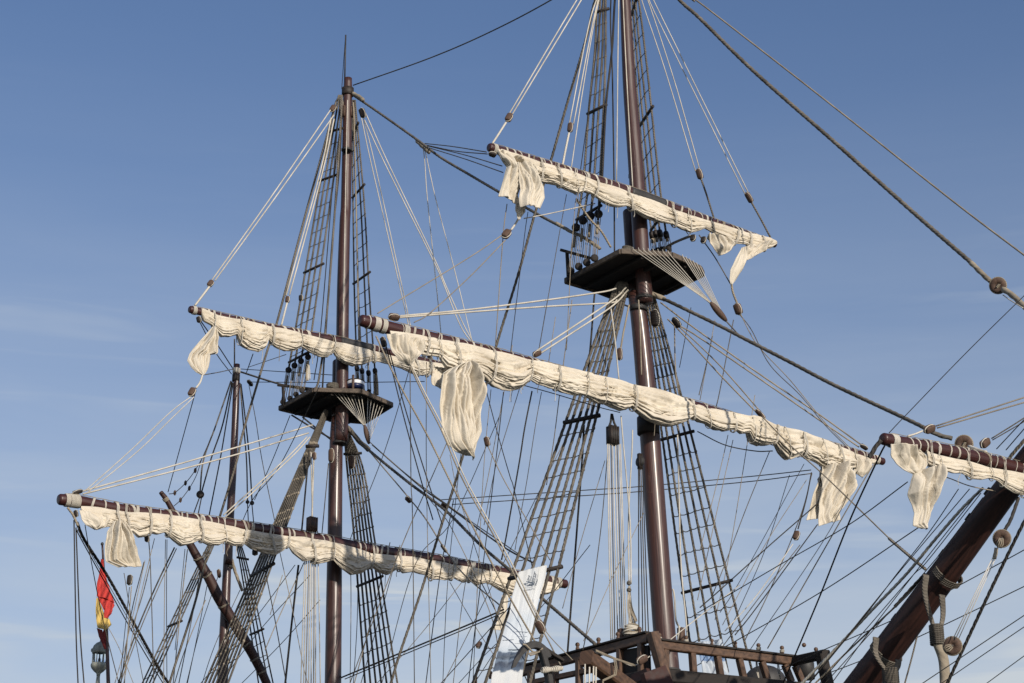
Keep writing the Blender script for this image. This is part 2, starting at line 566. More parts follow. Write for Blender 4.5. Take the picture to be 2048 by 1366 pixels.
def pulley(label, x, y, s, dx, dy, length, width, mat='block', group='wooden pulley blocks in the rigging', turn=0.6, cat='pulley block', rope_m='pale'):
    """block: two cheeks, a sheave between them and a rope strop; (dx,dy) its long way in the picture, sizes in px"""
    c = S(x, y, s)
    a = (S(x + dx, y + dy, s) - c).normalized()
    view = (c - CAM).normalized()
    w0 = a.cross(view).normalized()
    n0 = a.cross(w0)
    w = (w0 * math.cos(turn) + n0 * math.sin(turn)).normalized()     # broad way of the cheeks
    n = a.cross(w).normalized()
    L, W = R(c, length) / 2, R(c, width) / 2
    th = W * 0.85
    root = empty('pulley_block', c, label, cat, group)
    for sgn in (-1, 1):
        g = Geo()
        v, uv = [], []
        k = 18
        for lay, (off, sc) in enumerate(((0.28, 0.97), (0.42, 1.0), (0.8, 0.96), (1.0, 0.72))):
            for i in range(k):
                t = 2 * math.pi * i / k
                ca, sa = math.cos(t), math.sin(t)
                ee = 0.4
                v.append(c + a * (L * sc * math.copysign(abs(ca) ** ee, ca)) + w * (W * sc * math.copysign(abs(sa) ** ee, sa)) + n * (sgn * th * off))
                uv.append((ca * L * 8, sa * W * 8))
        f = []
        for lay in range(3):
            for i in range(k):
                i2 = (i + 1) % k
                q = (lay * k + i, lay * k + i2, (lay + 1) * k + i2, (lay + 1) * k + i)
                f.append(q if sgn > 0 else q[::-1])
        f.append(tuple(range(k))[::-1] if sgn > 0 else tuple(range(k)))
        f.append(tuple(range(3 * k, 4 * k)) if sgn > 0 else tuple(range(3 * k, 4 * k))[::-1])
        g.add(v, f, uv)
        g.build('cheek', M[mat], root)
    g = Geo(); g.add(*lathe(c, n, [(W * 0.2, -th * 0.27), (W * 0.78, -th * 0.25), (W * 0.66, 0), (W * 0.78, th * 0.25), (W * 0.2, th * 0.27)], 14))
    g.build('sheave', M['iron'], root)
    loop = []
    for i in range(16):
        t = 2 * math.pi * i / 16
        loop.append(c + a * (math.cos(t) * L * 1.12) + w * (math.sin(t) * W * 1.10))
    g = Geo(); g.add(*tube(loop, max(W * 0.16, R(c, 0.8)), 5, closed=True))
    g.build('strop', M[rope_m], root)
    return root

def deadeye_geo(g, c, axis, r):
    g.add(*lathe(c, axis, [(r * 0.5, -r * 0.5), (r * 0.92, -r * 0.38), (r, -r * 0.15), (r * 0.9, 0), (r, r * 0.15), (r * 0.92, r * 0.38), (r * 0.5, r * 0.5)], 14))

# ------------------------------------------------------------------ water, far below the frame
g = Geo()
g.add([Vector((-6000, -6000, -1.2)), Vector((6000, -6000, -1.2)), Vector((6000, 6000, -1.2)), Vector((-6000, 6000, -1.2))], [(0, 1, 2, 3)])
wm, wnt, wb = new_mat('harbour_water')
wb.inputs['Base Color'].default_value = (0.03, 0.055, 0.06, 1)
wb.inputs['Roughness'].default_value = 0.12
wnz = wnt.nodes.new('ShaderNodeTexNoise'); wnz.inputs['Scale'].default_value = 0.8; wnz.inputs['Detail'].default_value = 6
wtc = wnt.nodes.new('ShaderNodeTexCoord'); wnt.links.new(wtc.outputs['Object'], wnz.inputs['Vector'])
wbp = wnt.nodes.new('ShaderNodeBump'); wbp.inputs['Strength'].default_value = 0.6
wnt.links.new(wnz.outputs['Fac'], wbp.inputs['Height']); wnt.links.new(wbp.outputs[0], wb.inputs['Normal'])
water = g.build('water', wm)
tag(water, None, None, None, 'structure')

# ------------------------------------------------------------------ masts
def spar_geo(pts, rads, n=28, sub=6, round_end=(False, False)):
    path = smooth_path(pts, sub)
    rr = []
    for i in range(len(pts) - 1):
        for k in range(sub):
            t = k / sub
            rr.append(rads[i] * (1 - t) + rads[i + 1] * t)
    rr.append(rads[-1])
    if len(pts) < 3:
        path, rr = list(pts), list(rads)
    if round_end[0]:
        d = (path[0] - path[1]).normalized()
        r = rr[0]
        path = [path[0] + d * r * 0.45, path[0] + d * r * 0.38, path[0] + d * r * 0.15] + path
        rr = [r * 0.55, r * 0.8, r * 0.97] + rr
    if round_end[1]:
        d = (path[-1] - path[-2]).normalized()
        r = rr[-1]
        path += [path[-1] + d * r * 0.15, path[-1] + d * r * 0.38, path[-1] + d * r * 0.45]
        rr += [r * 0.97, r * 0.8, r * 0.55]
    g = Geo()
    v, f, uv = tube(path, rr, n)
    # spars keep metres along u, so the grain runs lengthwise
    L = 0; us = []
    for i, p in enumerate(path):
        if i: L += (path[i] - path[i - 1]).length
        us += [L] * n
    uv = [(us[i] * 0.35, (abs(((i % n) / n) - 0.5)) * 2) for i in range(len(v))]
    g.add(v, f, uv)
    return g

def mast_part(name, parent, data, mat='mast', s0=0.0, ends=(False, False)):
    pts = [S(x, y, s0 + (d[0] if d else 0)) for x, y, r, *d in data]
    rads = [R(p, q[2]) for p, q in zip(pts, data)]
    return spar_geo(pts, rads, 32, 6, ends).build(name, M[mat], parent)

def mast_band(parent, x, y, s, r, h, mat='iron', name='iron_band'):
    p = S(x, y, s)
    r = R(p, r); h = R(p, h)
    g = Geo(); g.add(*lathe(p, UP, [(r * 0.98, -h / 2 - 0.004), (r * 1.05, -h / 2), (r * 1.05, h / 2), (r * 0.98, h / 2 + 0.004)], 28))
    return g.build(name, M[mat], parent)

fore = empty('mast', S(1345, 1420, 0), 'thick foremast, tallest and nearest of the three, rising behind the bow railing', 'mast', 'red-brown ship masts')
mast_part('lower_mast', fore, [(1345, 1440, 23), (1337, 1341, 22.5), (1327.5, 1250, 22.5), (1315, 1080, 21.5), (1299, 860, 20.4), (1283, 680, 17.8), (1271, 585, 15.5)])
mast_part('mast_head', fore, [(1270, 592, 14, -.3), (1265, 520, 13.5, -.33), (1258, 425, 12.5, -.36)], ends=(False, True))
mast_part('topmast', fore, [(1291, 606, 15.5, .22), (1285, 540, 16, .2), (1281, 475, 16, .16), (1272.5, 347, 15.3, .1), (1265, 250, 14.3, .05), (1258, 158, 13), (1250, 0, 10.5), (1243, -140, 8), (1241, -185, 7.5)])
for (x, y, r, h, m) in ((1296.5, 852, 21.5, 34, 'blockd'), (1277, 617, 16.5, 10, 'iron'), (1273, 352, 15.6, 6, 'iron'), (1337, 1342, 23.5, 4, 'iron')):
    mast_band(fore, x, y, 0.05, r, h, m)
mast_band(fore, 1289, 596, 0.22, 16, 6)

mainm = empty('mast', S(666, 1420, MS), 'middle mast carrying two yards, with a bare pole top crossing the sky', 'mast', 'red-brown ship masts')
mast_part('lower_mast', mainm, [(665.5, 1440, 17), (666, 1366, 16.7), (668, 1200, 15.8), (669.5, 1080, 14.8), (672, 900, 13.4), (675, 835, 12.6)], s0=MS)
mast_part('mast_head', mainm, [(675, 840, 12, -.25), (675.5, 780, 11.5, -.25), (676, 725, 11, -.25)], s0=MS, ends=(False, True))
mast_part('topmast', mainm, [(683, 884, 13.4, .2), (684, 770, 13.1, .16), (686, 580, 12.3, .1), (689.5, 450, 10.8, .05), (692, 400, 10.3), (695, 215, 9.2), (696, 157, 8)], s0=MS)
for (x, y, r, h) in ((680, 886, 13.8, 5), (693.5, 300, 10.1, 4)):
    mast_band(mainm, x, y, MS + .15, r, h)
mast_band(mainm, 669.5, 1100, MS, 15.6, 22, 'blockd')
mast_band(mainm, 695.5, 184, MS, 11.5, 16, 'blockd', 'mast_cap')
# wooden hounds under the mast head
for dx, yy in ((-8, 212), (8, 214)):
    g = Geo(); p = S(695 + dx, yy, MS + .1); q = S(695 + dx * 1.1, yy + 20, MS + .1)
    g.add(*beam(p, q, R(p, 7), R(p, 8), A)); g.build('hound', M['block'], mainm)

miz = empty('mast', S(444, 1420, ZS), 'slender mizzen mast at left with a flat red-brown top and no sail', 'mast', 'red-brown ship masts')
mast_part('lower_mast', miz, [(443, 1440, 11.5), (445, 1366, 11), (449, 1258, 10), (454, 1137, 8.3), (455.5, 1110, 8)], s0=ZS)
mast_part('topmast', miz, [(457, 1128, 8, .1), (459, 1060, 8, .1), (467, 918, 7.3), (472, 797, 6.9), (473.4, 729, 6.3)], s0=ZS)
mast_band(miz, 456, 1133, ZS, 8.8, 8)
mast_band(miz, 473, 742, ZS, 7.4, 10, 'pale', 'rope_collar')
mast_band(miz, 472, 756, ZS, 7.4, 14, 'blockd')

# thin lightning rods / aerials at the main mast head
for pts, r, lab in (([(691.5, 70, MS), (690.5, 110), (689.5, 158, MS)], 1.5, 'thin grey rod standing on the middle mast head'),
                    ([(691, 72, MS - .1), (687.5, 120), (683.5, 178, MS - .1)], .7, 'hair-thin dark wire leaning beside the rod on the middle mast head')):
    w = path3(pts); g = Geo(); g.add(*tube(w, R(w[0], r), 6)); o = g.build('mast_rod', M['iron']); tag(o, lab, 'rod')

# ------------------------------------------------------------------ platforms (fighting tops)
def platform(poly, mx, my, s, label, px_th=11):
    z0 = S(mx, my, s).z
    pts = [H(x, y, z0) for x, y in poly]
    cen = sum(pts, Vector()) / len(pts)
    th = R(cen, px_th)
    root = empty('mast_platform', cen, label, 'platform', 'wooden platforms round the masts')
    n = len(pts)
    g = Geo()
    v = [p + UP * (th * 0.35) for p in pts] + [p + UP * (th * 0.72) for p in pts]
    f = [tuple(range(n)), tuple(range(n, 2 * n))[::-1]] + [(i, n + i, n + (i + 1) % n, (i + 1) % n) for i in range(n)]
    g.add(v, f, [(p.dot(A) * .5, p.dot(B) * 4) for p in v]); g.build('deck', M['dark'], root, False)
    # rim boards standing proud of the deck
    for i in range(n):
        a, b = pts[i], pts[(i + 1) % n]
        d = (b - a).normalized()
        out = d.cross(UP).normalized()
        if out.dot((a + b) / 2 - cen) < 0: out = -out
        g = Geo(); g.add(*beam(a + UP * th * .5 + out * .012 + d * .004, b + UP * th * .5 + out * .012 - d * .004, .05, th))
        g.build('rim_board', M['rim'], root, False)
    # beams underneath
    for t in (-.62, -.22, .22, .62):
        hits = []
        L = [(p - cen).dot(B) for p in pts]
        tt = t * max(L)
        ss = []
        for i in range(n):
            p, q = pts[i], pts[(i + 1) % n]
            a, b = (p - cen).dot(B) - tt, (q - cen).dot(B) - tt
            if a * b < 0:
                k = a / (a - b); ss.append((p.lerp(q, k) - cen).dot(A))
        if len(ss) == 2:
            s1, s2 = sorted(ss)
            g = Geo()
            g.add(*beam(cen + B * tt + A * (s1 + .06) + UP * (th * .35 - .045), cen + B * tt + A * (s2 - .06) + UP * (th * .35 - .045), .07, .088))
            g.build('beam', M['dark'], root, False)
    return root, pts, z0, th

fplat, fpoly, fz, fth = platform([(1131, 567), (1242, 508), (1343, 515), (1372, 527), (1401, 543), (1406, 553), (1330, 590), (1222, 597), (1188, 584)],
                                 1280, 552, 0.05, 'large dark wooden platform high on the foremast, seen from below')
mplat, mpoly, mz, mth = platform([(559, 821), (627, 784), (722, 787), (784, 814), (729, 848), (668, 843), (626, 837)],
                                 683, 815, MS, 'smaller dark wooden platform on the middle mast above its thick yard', 9)
# guard rail stubs
def stub_rail(pts, s, label):
    w = path3(pts)
    root = empty('guard_rail', w[0], label, 'rail', 'short guard rails on the platforms')
    g = Geo(); g.add(*beam(w[0], w[1], .05, .06)); g.build('hand_rail', M['dark'], root, False)
    g = Geo(); g.add(*beam(w[2], w[3], .06, .06, A)); g.build('post', M['dark'], root, False)
stub_rail([(1122, 500, -1.1), (1180, 516, -.2), (1134, 503, -.95), (1137, 562, -.95)], 0, 'dark rail and post on the left rim of the foremast platform')
stub_rail([(555, 770, MS - .9), (640, 780, MS - .1), (566, 772, MS - .8), (568, 812, MS - .8)], MS, 'dark rail and post on the left rim of the middle mast platform')

# ------------------------------------------------------------------ yards
def yard(label, data, s, robands, ends, mid=None):
    pts = [S(x, y, s) for x, y, r in data]
    rads = [R(p, q[2]) for p, q in zip(pts, data)]
    root = empty('yard', pts[len(pts) // 2], label, 'yard', 'long red-brown yards')
    spar_geo(pts, rads, 24, 5, (True, True)).build('spar', M['yard'], root)
    def at(x):
        for (a, b), (p, q), (r1, r2) in zip(zip(data, data[1:]), zip(pts, pts[1:]), zip(rads, rads[1:])):
            if a[0] <= x <= b[0]:
                k = (x - a[0]) / (b[0] - a[0])
                return p.lerp(q, k), r1 + (r2 - r1) * k, (q - p).normalized()
        return pts[-1], rads[-1], (pts[-1] - pts[-2]).normalized()
    for x, turns, wpx in ends:
        p, r, d = at(x)
        wrap(p, d, r, turns, R(p, wpx), 'pale', 'rope_lashing', root)
    for x in robands:
        p, r, d = at(x)
        wrap(p, d, r, random.choice((1, 1, 2, 2, 3)), R(p, random.choice((.8, 1.0, 1.1))), random.choice(('pale', 'pale', 'tan')), 'rope_lashing', root, 0.5)
    if mid:
        x0, x1 = mid
        p0, r0, d0 = at(x0); p1, r1, _ = at(x1)
        g = Geo(); n = 14
        path = [p0.lerp(p1, k / n) for k in range(n + 1)]
        g.add(*tube(path, [r0 * (1.10 + .035 * (k % 2)) for k in range(n + 1)], 20)); g.build('leather_sleeve', M['iron'], root)
    # thin jackstay along the top
    g = Geo()
    jp = []
    x = data[0][0] + 12
    k = 0
    while x < data[-1][0] - 8:
        p, r, d = at(x)
        jp.append(p + UP * (r * (1.02 + .05 * (k % 2))) + A * r * .5)
        x += 14; k += 1
    g.add(*tube(smooth_path(jp, 3), R(jp[0], .75), 5)); g.build('jackstay', M['tan'], root)
    return root, at

def spread(x0, x1, step, avoid=()):
    out = []; x = x0
    while x < x1:
        if not any(a <= x <= b for a, b in avoid): out.append(x)
        x += step * random.uniform(.55, 1.4)
    return out

y_ft, at_ft = yard('topsail yard above the foremast platform, highest yard in view',
                   [(980, 295, 9), (1060, 320, 9.5), (1170, 355, 10.5), (1281, 393, 11.5), (1400, 437, 9.5), (1549, 489, 6.5)], .42,
                   spread(1010, 1530, 17, [(1258, 1328)]), [(988, 4, 1.1), (1537, 3, 1)], (1258, 1326))
y_fc, at_fc = yard('heavy lower yard of the foremast, longest yard crossing the picture centre',
                   [(724, 641, 12), (745, 647, 13), (790, 659, 13.5), (1000, 712, 13), (1250, 783, 14), (1379, 812, 13), (1500, 848, 11.5), (1640, 888, 10), (1765, 923, 7.5)], .5,
                   spread(800, 1745, 19, [(1265, 1345)]), [(735, 1, 1.3), (752, 5, 1.3), (766, 4, 1.3), (808, 4, 1.1), (1752, 4, 1.1)])
y_mt, at_mt = yard('upper yard of the middle mast, thin, just above its platform',
                   [(381, 619, 7.5), (540, 656, 8), (680, 684, 9.5), (788, 709, 8), (880, 731, 7), (930, 745, 6.5)], MS + .38,
                   spread(405, 900, 17, [(668, 745)]), [(388, 4, 1)], (678, 742))
y_mc, at_mc = yard('thick lower yard of the middle mast with a pale rope-wound left end',
                   [(121, 999, 11.5), (156, 1003, 12.5), (250, 1021, 12), (450, 1049, 12), (560, 1066, 12), (670, 1087, 13), (760, 1103, 12), (860, 1118, 11), (1010, 1146, 10), (1130, 1168, 9)], MS + .45,
                   spread(185, 1010, 18, [(655, 705)]), [(134, 4, 1.2), (144, 5, 1.2), (153, 4, 1.2), (1104, 5, 1.2), (1116, 4, 1.2)])
y_sp, at_sp = yard('spritsail yard crossing the bowsprit at the right edge',
                   [(1768, 878, 12.5), (1800, 885, 13), (1860, 896, 13.5), (1941, 913, 14), (2048, 941, 14.5), (2150, 968, 13), (2300, 1010, 11)], 9.6,
                   spread(1815, 2190, 22), [(1783, 4, 1.2), (1790, 3, 1.2)])
# lateen yard of the mizzen, slanting down to the right
lp = [(322, 985, 4.5), (338, 1008, 5.5), (382, 1092, 8), (418, 1156, 10.2), (438, 1196, 11), (484, 1272, 10.6), (507, 1312, 9.5), (533, 1366, 8.5), (560, 1440, 7)]
pts = [S(x, y, ZS + .35) for x, y, r in lp]
lat = empty('yard', pts[4], 'bare dark slanting yard of the mizzen, crossing its mast low at left', 'yard', 'long red-brown yards')
spar_geo(pts, [R(p, q[2]) for p, q in zip(pts, lp)], 24, 5, (True, False)).build('spar', M['sprit'], lat)
for i, t in ((0, .6), (1, .2), (2, .4), (2, .9), (4, .2), (4, .7), (5, .4), (6, .1), (6, .6), (7, .2)):
    p = pts[i].lerp(pts[i + 1], t); r = R(p, lp[i][2] * (1 - t) + lp[i + 1][2] * t)
    wrap(p, pts[i + 1] - pts[i], r, 2 if i else 4, R(p, .9), 'tan', 'rope_lashing', lat)
# bowsprit
bp_ = [(1585, 1555, 31), (1700, 1400, 31), (1767, 1312, 31), (1887, 1150, 29.5), (2001, 995, 27), (2090, 878, 25), (2200, 735, 22)]
bs = [T(x, y, 0.0) for x, y, r in bp_]
bow = empty('bowsprit', bs[0], 'massive dark red bowsprit slanting up across the lower right corner', 'bowsprit')
spar_geo(bs, [R(p, q[2]) for p, q in zip(bs, bp_)], 32, 5).build('spar', M['sprit'], bow)
for i, t in ((2, .35), (3, .15), (3, .62), (3, .95), (1, .6)):
    p = bs[i].lerp(bs[i + 1], t); d = (bs[i + 1] - bs[i]).normalized(); r = R(p, 29)
    up = (UP - d * UP.dot(d)).normalized()
    g = Geo(); q = p + up * r * .98 + B * r * .25
    g.add(*beam(q - d * .07, q + d * .07, .07, .07, up)); g.build('cleat', M['dark'], bow, False)

# ------------------------------------------------------------------ furled sails
def interp(pl, x):
    if x <= pl[0][0]: return pl[0][1]
    for (a, b) in zip(pl, pl[1:]):
        if a[0] <= x <= b[0]:
            return a[1] + (b[1] - a[1]) * (x - a[0]) / max(b[0] - a[0], 1e-6)
    return pl[-1][1]

def furled(label, top, bot, s, gaskets, at, seed, x0, x1, fat=1.0, step=1.7):
    so = Vector((seed * 13.7, seed * 5.1, seed * 3.3))
    nx = int((x1 - x0) / step)
    NV = 120
    xs = [x0 + (x1 - x0) * i / nx for i in range(nx + 1)]
    mid = S((x0 + x1) / 2, interp(top, (x0 + x1) / 2), s)
    root = empty('furled_sail', mid, label, 'sail', 'cream sails rolled up under the yards')
    v, uv, cols, base = [], [], [], []
    l = 0; prev = None
    for i, x in enumerate(xs):
        yt, yb = interp(top, x), interp(bot, x)
        Pt, Pb = S(x, yt - 2, s), S(x, yb, s)
        C = (Pt + Pb) / 2; U = (Pt - Pb) / 2; h = U.length; Un = U.normalized()
        if prev is not None: l += (C - prev).length
        prev = C
        gd = min([abs(x - gx) for gx in gaskets] + [99]) * 0.0085     # metres from the nearest gasket
        pinch = math.exp(-(gd / 0.10) ** 2)
        w = min(max(.58 * h, .05), .30) * fat * (1 - .20 * pinch)
        _, ry, _ = at(x)
        C = C + A * (ry * .62 + w * .45)
        for j in range(NV):
            q = j / NV
            th = 2 * math.pi * q
            vv, dd = math.sin(th), -math.cos(th)
            vv = math.copysign(abs(vv) ** .85, vv)
            m = .62 - .38 * vv                                         # slim on top, full below
            n = (Un * vv + A * dd).normalized()
            wq = q + .045 * noise.noise(Vector((l * 1.1, q * 4, 7.7)) + so) + .02 * noise.noise(Vector((l * 3.1, q * 9, 1.7)) + so)
            slant = .10 * noise.noise(Vector((l * .45, 3.1, 0)) + so)
            n1_ = noise.noise(Vector((l * .42, (wq + slant) * 17, 1.0)) + so)
            n2_ = noise.noise(Vector((l * .75, (wq - slant) * 31, 5.0)) + so)
            n3_ = noise.noise(Vector((l * 1.5, wq * 52, 9.0)) + so)
            lo = noise.noise(Vector((l * 1.5, q * 3.2, 2.0)) + so)
            smooth_top = 1.0 if vv < .45 else max(.35, 1 - (vv - .45) * 1.2)
            amp = min(h, .34) / .34
            var = .35 + 1.5 * abs(noise.noise(Vector((l * .8, q * 2.2, 31.0)) + so)) * 1.6 + .5 * pinch   # quiet and busy stretches
            d = amp * smooth_top * (.14 * (abs(n1_) ** .8 - .3) - .078 * math.exp(-(n2_ / .075) ** 2) * var - .036 * math.exp(-(n3_ / .09) ** 2) * var + .02 * n2_) * (.85 + .4 * pinch) + .07 * lo * amp
            if vv < -.85 or vv > .85: d *= .6
            base.append(C + U * vv + A * (w * m * dd) + n * (.028 + .02 * amp))
            v.append(C + U * vv + A * (w * m * dd) + n * d)
            uv.append((l, q))
            cols.append(n)
    f = []
    for i in range(nx):
        for j in range(NV):
            j2 = (j + 1) % NV
            f.append((i * NV + j, i * NV + j2, (i + 1) * NV + j2, (i + 1) * NV + j))
    f.append(tuple(range(NV))[::-1]); f.append(tuple(nx * NV + j for j in range(NV)))
    g = Geo(); g.add(v, f, uv); cv_ = g.build('rolled_canvas', M['canvas'], root)
    # loose tails of reef line under the roll
    for _t in range(max(4, int((x1 - x0) / 75))):
        x = random.uniform(x0 + 20, x1 - 20); yb = interp(bot, x)
        L_ = random.uniform(9, 26); dx = random.uniform(-6, 6)
        g = Geo(); g.add(*tube(smooth_path([S(x, yb - 10, s) + A * .22, S(x + dx * .4, yb + 2, s) + A * .16, S(x + dx, yb + L_ * .6, s) + A * .12, S(x + dx * .7, yb + L_, s) + A * .12], 5), R(C, .6), 5))
        g.build('loose_line', M[random.choice(('pale', 'tan', 'grey'))], root)
    # gaskets tied round sail and yard
    for gx in gaskets:
        i = int((gx - x0) / (x1 - x0) * nx)
        if not 2 < i < nx - 2: continue
        lean = random.uniform(-3, 3)
        ring = []
        for q in [k / 24 for k in range(24)]:
            if .10 < q < .36: continue
            vv = math.sin(2 * math.pi * q)
            ii = min(max(int(i + lean * -vv), 0), nx)
            j = int(q * NV) % NV
            ring.append((q, base[ii * NV + j]))
        y, ry, d = at(gx)
        arc = [y + UP * ry * .2 - A * ry * 1.12, y + UP * ry * .85 - A * ry * .7, y + UP * ry * 1.1, y + UP * ry * .8 + A * ry * .75]
        front = [p for q, p in ring if q >= .36]
        back = [p for q, p in ring if q <= .10]
        loop = arc + front + back
        g = Geo()
        nstr = random.choice((1, 2, 2))
        for k in range(nstr):
            off = d * (k * .028 - .014)
            g.add(*tube(smooth_path([p + off for p in loop], 3, True), R(y, .95), 5, closed=True))
        g.build('gasket', M['pale'], root)
    return root

def drape(root, left, right, s, seed, folds=5, amp=.09, bulge=.12, nu=60, nv=90, name='hanging_corner', s2=None, mat='flap', edge_noise=.008, roll=0.0):
    """cloth hanging between a left and a right edge traced top to bottom; folds run down it"""
    so = Vector((seed * 3.1, seed * 7.7, 0))
    def along(pl, t):
        d = [0]
        for a, b in zip(pl, pl[1:]): d.append(d[-1] + math.hypot(b[0] - a[0], b[1] - a[1]))
        x = t * d[-1]
        for i in range(len(pl) - 1):
            if x <= d[i + 1] or i == len(pl) - 2:
                k = (x - d[i]) / max(d[i + 1] - d[i], 1e-6)
                return pl[i][0] + (pl[i + 1][0] - pl[i][0]) * k, pl[i][1] + (pl[i + 1][1] - pl[i][1]) * k
    v, uv = [], []
    for j in range(nv + 1):
        t = j / nv
        lx, ly = along(left, t); rx, ry = along(right, t)
        ss = s if s2 is None else s + (s2 - s) * t
        a, b = S(lx, ly, ss), S(rx, ry, ss)
        wdt = (b - a).length
        for i in range(nu + 1):
            u = i / nu
            p = a.lerp(b, u)
            edge = min(1, 7 * u, 7 * (1 - u))
            uw = u + .15 * noise.noise(Vector((t * 1.9, u * 1.8, seed + 21)) + so)
            k1 = abs(noise.noise(Vector((uw * folds * (1.25 - .45 * t), t * .55, seed)) + so)) ** .85 - .28
            k2 = abs(noise.noise(Vector((uw * folds * 2.6 + t * .7, t * 1.0, seed + 3)) + so)) ** .8 - .3
            k3 = noise.noise(Vector((u * 1.1, t * 1.4, seed + 9)) + so)
            k5 = abs(noise.noise(Vector((uw * folds * 6, t * .9 + u, seed + 15)) + so)) - .2
            sc = min(1, wdt / .45)
            gather = max(.35, 1.3 - 1.15 * t)                     # folds run out towards the hem
            d = bulge * math.sin(math.pi * u) * (.4 + .6 * math.sin(math.pi * min(1, t * 1.1))) + sc * amp * ((4.4 * k1 + 1.9 * k2 + .45 * k5) * gather + 2.3 * k3) * (.25 + .75 * edge)
            d += roll * math.sin(2 * math.pi * u) * t
            jit = Vector((noise.noise(Vector((u * 3, t * 4, 1)) + so), 0, noise.noise(Vector((u * 4, t * 3, 2)) + so))) * edge_noise * 2
            v.append(p + A * d + jit)
            uv.append((u, 1 - t))
    f = []
    for j in range(nv):
        for i in range(nu):
            a = j * (nu + 1) + i
            f.append((a, a + nu + 1, a + nu + 2, a + 1))
    g = Geo(); g.add(v, f, uv)
    o = g.build(name, M[mat] if isinstance(mat, str) else mat, root)
    sol = o.modifiers.new('thickness', 'SOLIDIFY'); sol.thickness = .010; sol.offset = 0
    return o, v, nu, nv

def hem(root, v, nu, nv, r=.009, cols=(True, True, True)):
    """stitched bolt rope round the free edges"""
    left = [v[j * (nu + 1)] for j in range(0, nv + 1, 3)]
    right = [v[j * (nu + 1) + nu] for j in range(0, nv + 1, 3)]
    bot = [v[nv * (nu + 1) + i] for i in range(0, nu + 1, 2)]
    g = Geo()
    path = (left if cols[0] else []) + (bot if cols[2] else []) + (right[::-1] if cols[1] else [])
    g.add(*tube(path, r, 6)); g.build('bolt_rope', M['pale'], root)

# --- fore topsail
t_ = [p[:2] for p in c3([(150, 150), (240, 190), (430, 245), (600, 295), (800, 375), (960, 430), (1100, 480), (1250, 540), (1400, 590), (1560, 632), (1700, 682), (1850, 712), (1900, 735)])]
b_ = [p[:2] for p in c3([(150, 160), (190, 240), (260, 330), (400, 350), (460, 370), (520, 380), (580, 415), (640, 435), (690, 425), (750, 450), (800, 490), (850, 515), (900, 525), (955, 515), (1000, 550), (1060, 590), (1120, 610), (1180, 620), (1235, 625), (1290, 660), (1350, 678), (1400, 668), (1440, 650), (1480, 672), (1520, 700), (1600, 745), (1640, 745), (1700, 750), (1760, 790), (1800, 785), (1850, 772), (1890, 745), (1900, 740)])]
gk = [p[0] for p in c3([(425, 0), (535, 0), (640, 0), (695, 0), (765, 0), (975, 0), (1245, 0), (1345, 0), (1490, 0), (1640, 0), (1725, 0), (1810, 0)])]
sl_ft = furled('cream topsail rolled under the highest yard of the foremast, its loose corners dangling', t_, b_, .42, gk, at_ft, 1, 992, 1549, .9)
o, v, nu, nv = drape(sl_ft, c3([(160, 160), (185, 215), (225, 265), (215, 330), (190, 400), (177, 440)]), c3([(300, 205), (330, 240), (335, 300), (320, 370), (300, 430), (312, 488)]), .62, 3, 4, .10, .16)
hem(sl_ft, v, nu, nv)
o, v, nu, nv = drape(sl_ft, c3([(300, 230), (312, 330), (318, 400), (305, 460), (310, 512)]), c3([(400, 240), (438, 310), (462, 380), (461, 450), (425, 524)]), .78, 4, 4, .10, .2)
hem(sl_ft, v, nu, nv)
o, v, nu, nv = drape(sl_ft, c3([(285, 480), (281, 530), (300, 588)]), c3([(345, 505), (340, 540), (306, 590)]), .6, 5, 3, .04, .05, 20, 30)
o, v, nu, nv = drape(sl_ft, c3([(1480, 670), (1490, 730), (1515, 775), (1545, 812)]), c3([(1620, 700), (1640, 740), (1620, 775), (1585, 800)]), .62, 6, 4, .08, .1, 40, 40)
o, v, nu, nv = drape(sl_ft, c3([(1690, 760), (1650, 830), (1615, 900), (1612, 960), (1620, 990)]), c3([(1722, 750), (1715, 830), (1690, 900), (1650, 960), (1622, 992)]), .6, 7, 3, .04, .06, 24, 60)
hem(sl_ft, v, nu, nv, .007)
o, v, nu, nv = drape(sl_ft, c3([(1715, 750), (1712, 800), (1718, 838)]), c3([(1870, 720), (1840, 775), (1770, 812)]), .6, 8, 4, .08, .08, 40, 40)

# --- fore course
t_ = [p[:2] for p in cb([(270, 250), (400, 265), (600, 300), (850, 355), (1100, 415), (1530, 515), (1800, 575)])] + [p[:2] for p in cc([(300, 590), (560, 650), (740, 690), (1000, 780), (1080, 815), (1300, 860), (1500, 905), (1700, 965), (1900, 1020), (2048, 1075)])] + [p[:2] for p in c8([(560, 235), (640, 270), (750, 300)])]
b_ = [p[:2] for p in cb([(270, 262), (330, 360), (420, 400), (540, 430), (650, 440), (700, 520), (830, 565), (900, 560), (1000, 600), (1060, 650), (1120, 690), (1180, 702), (1250, 685), (1310, 645), (1345, 608), (1400, 650), (1480, 680), (1540, 690), (1580, 710), (1660, 735), (1740, 735), (1760, 738), (1840, 790), (1900, 790), (1960, 830), (2020, 855)])] + \
     [p[:2] for p in cc([(550, 845), (580, 826), (640, 890), (700, 940), (780, 970), (860, 982), (940, 965), (1010, 935), (1052, 903), (1100, 940), (1150, 950), (1220, 1000), (1290, 1015), (1370, 1000), (1420, 1030), (1480, 1020), (1500, 1080), (1560, 1115), (1620, 1115), (1680, 1092), (1720, 1160), (1780, 1220), (1840, 1200), (1885, 1175), (1910, 1220), (1960, 1235)])] + \
     [p[:2] for p in c8([(390, 285), (470, 325), (560, 350), (650, 330), (700, 320), (750, 305)])]
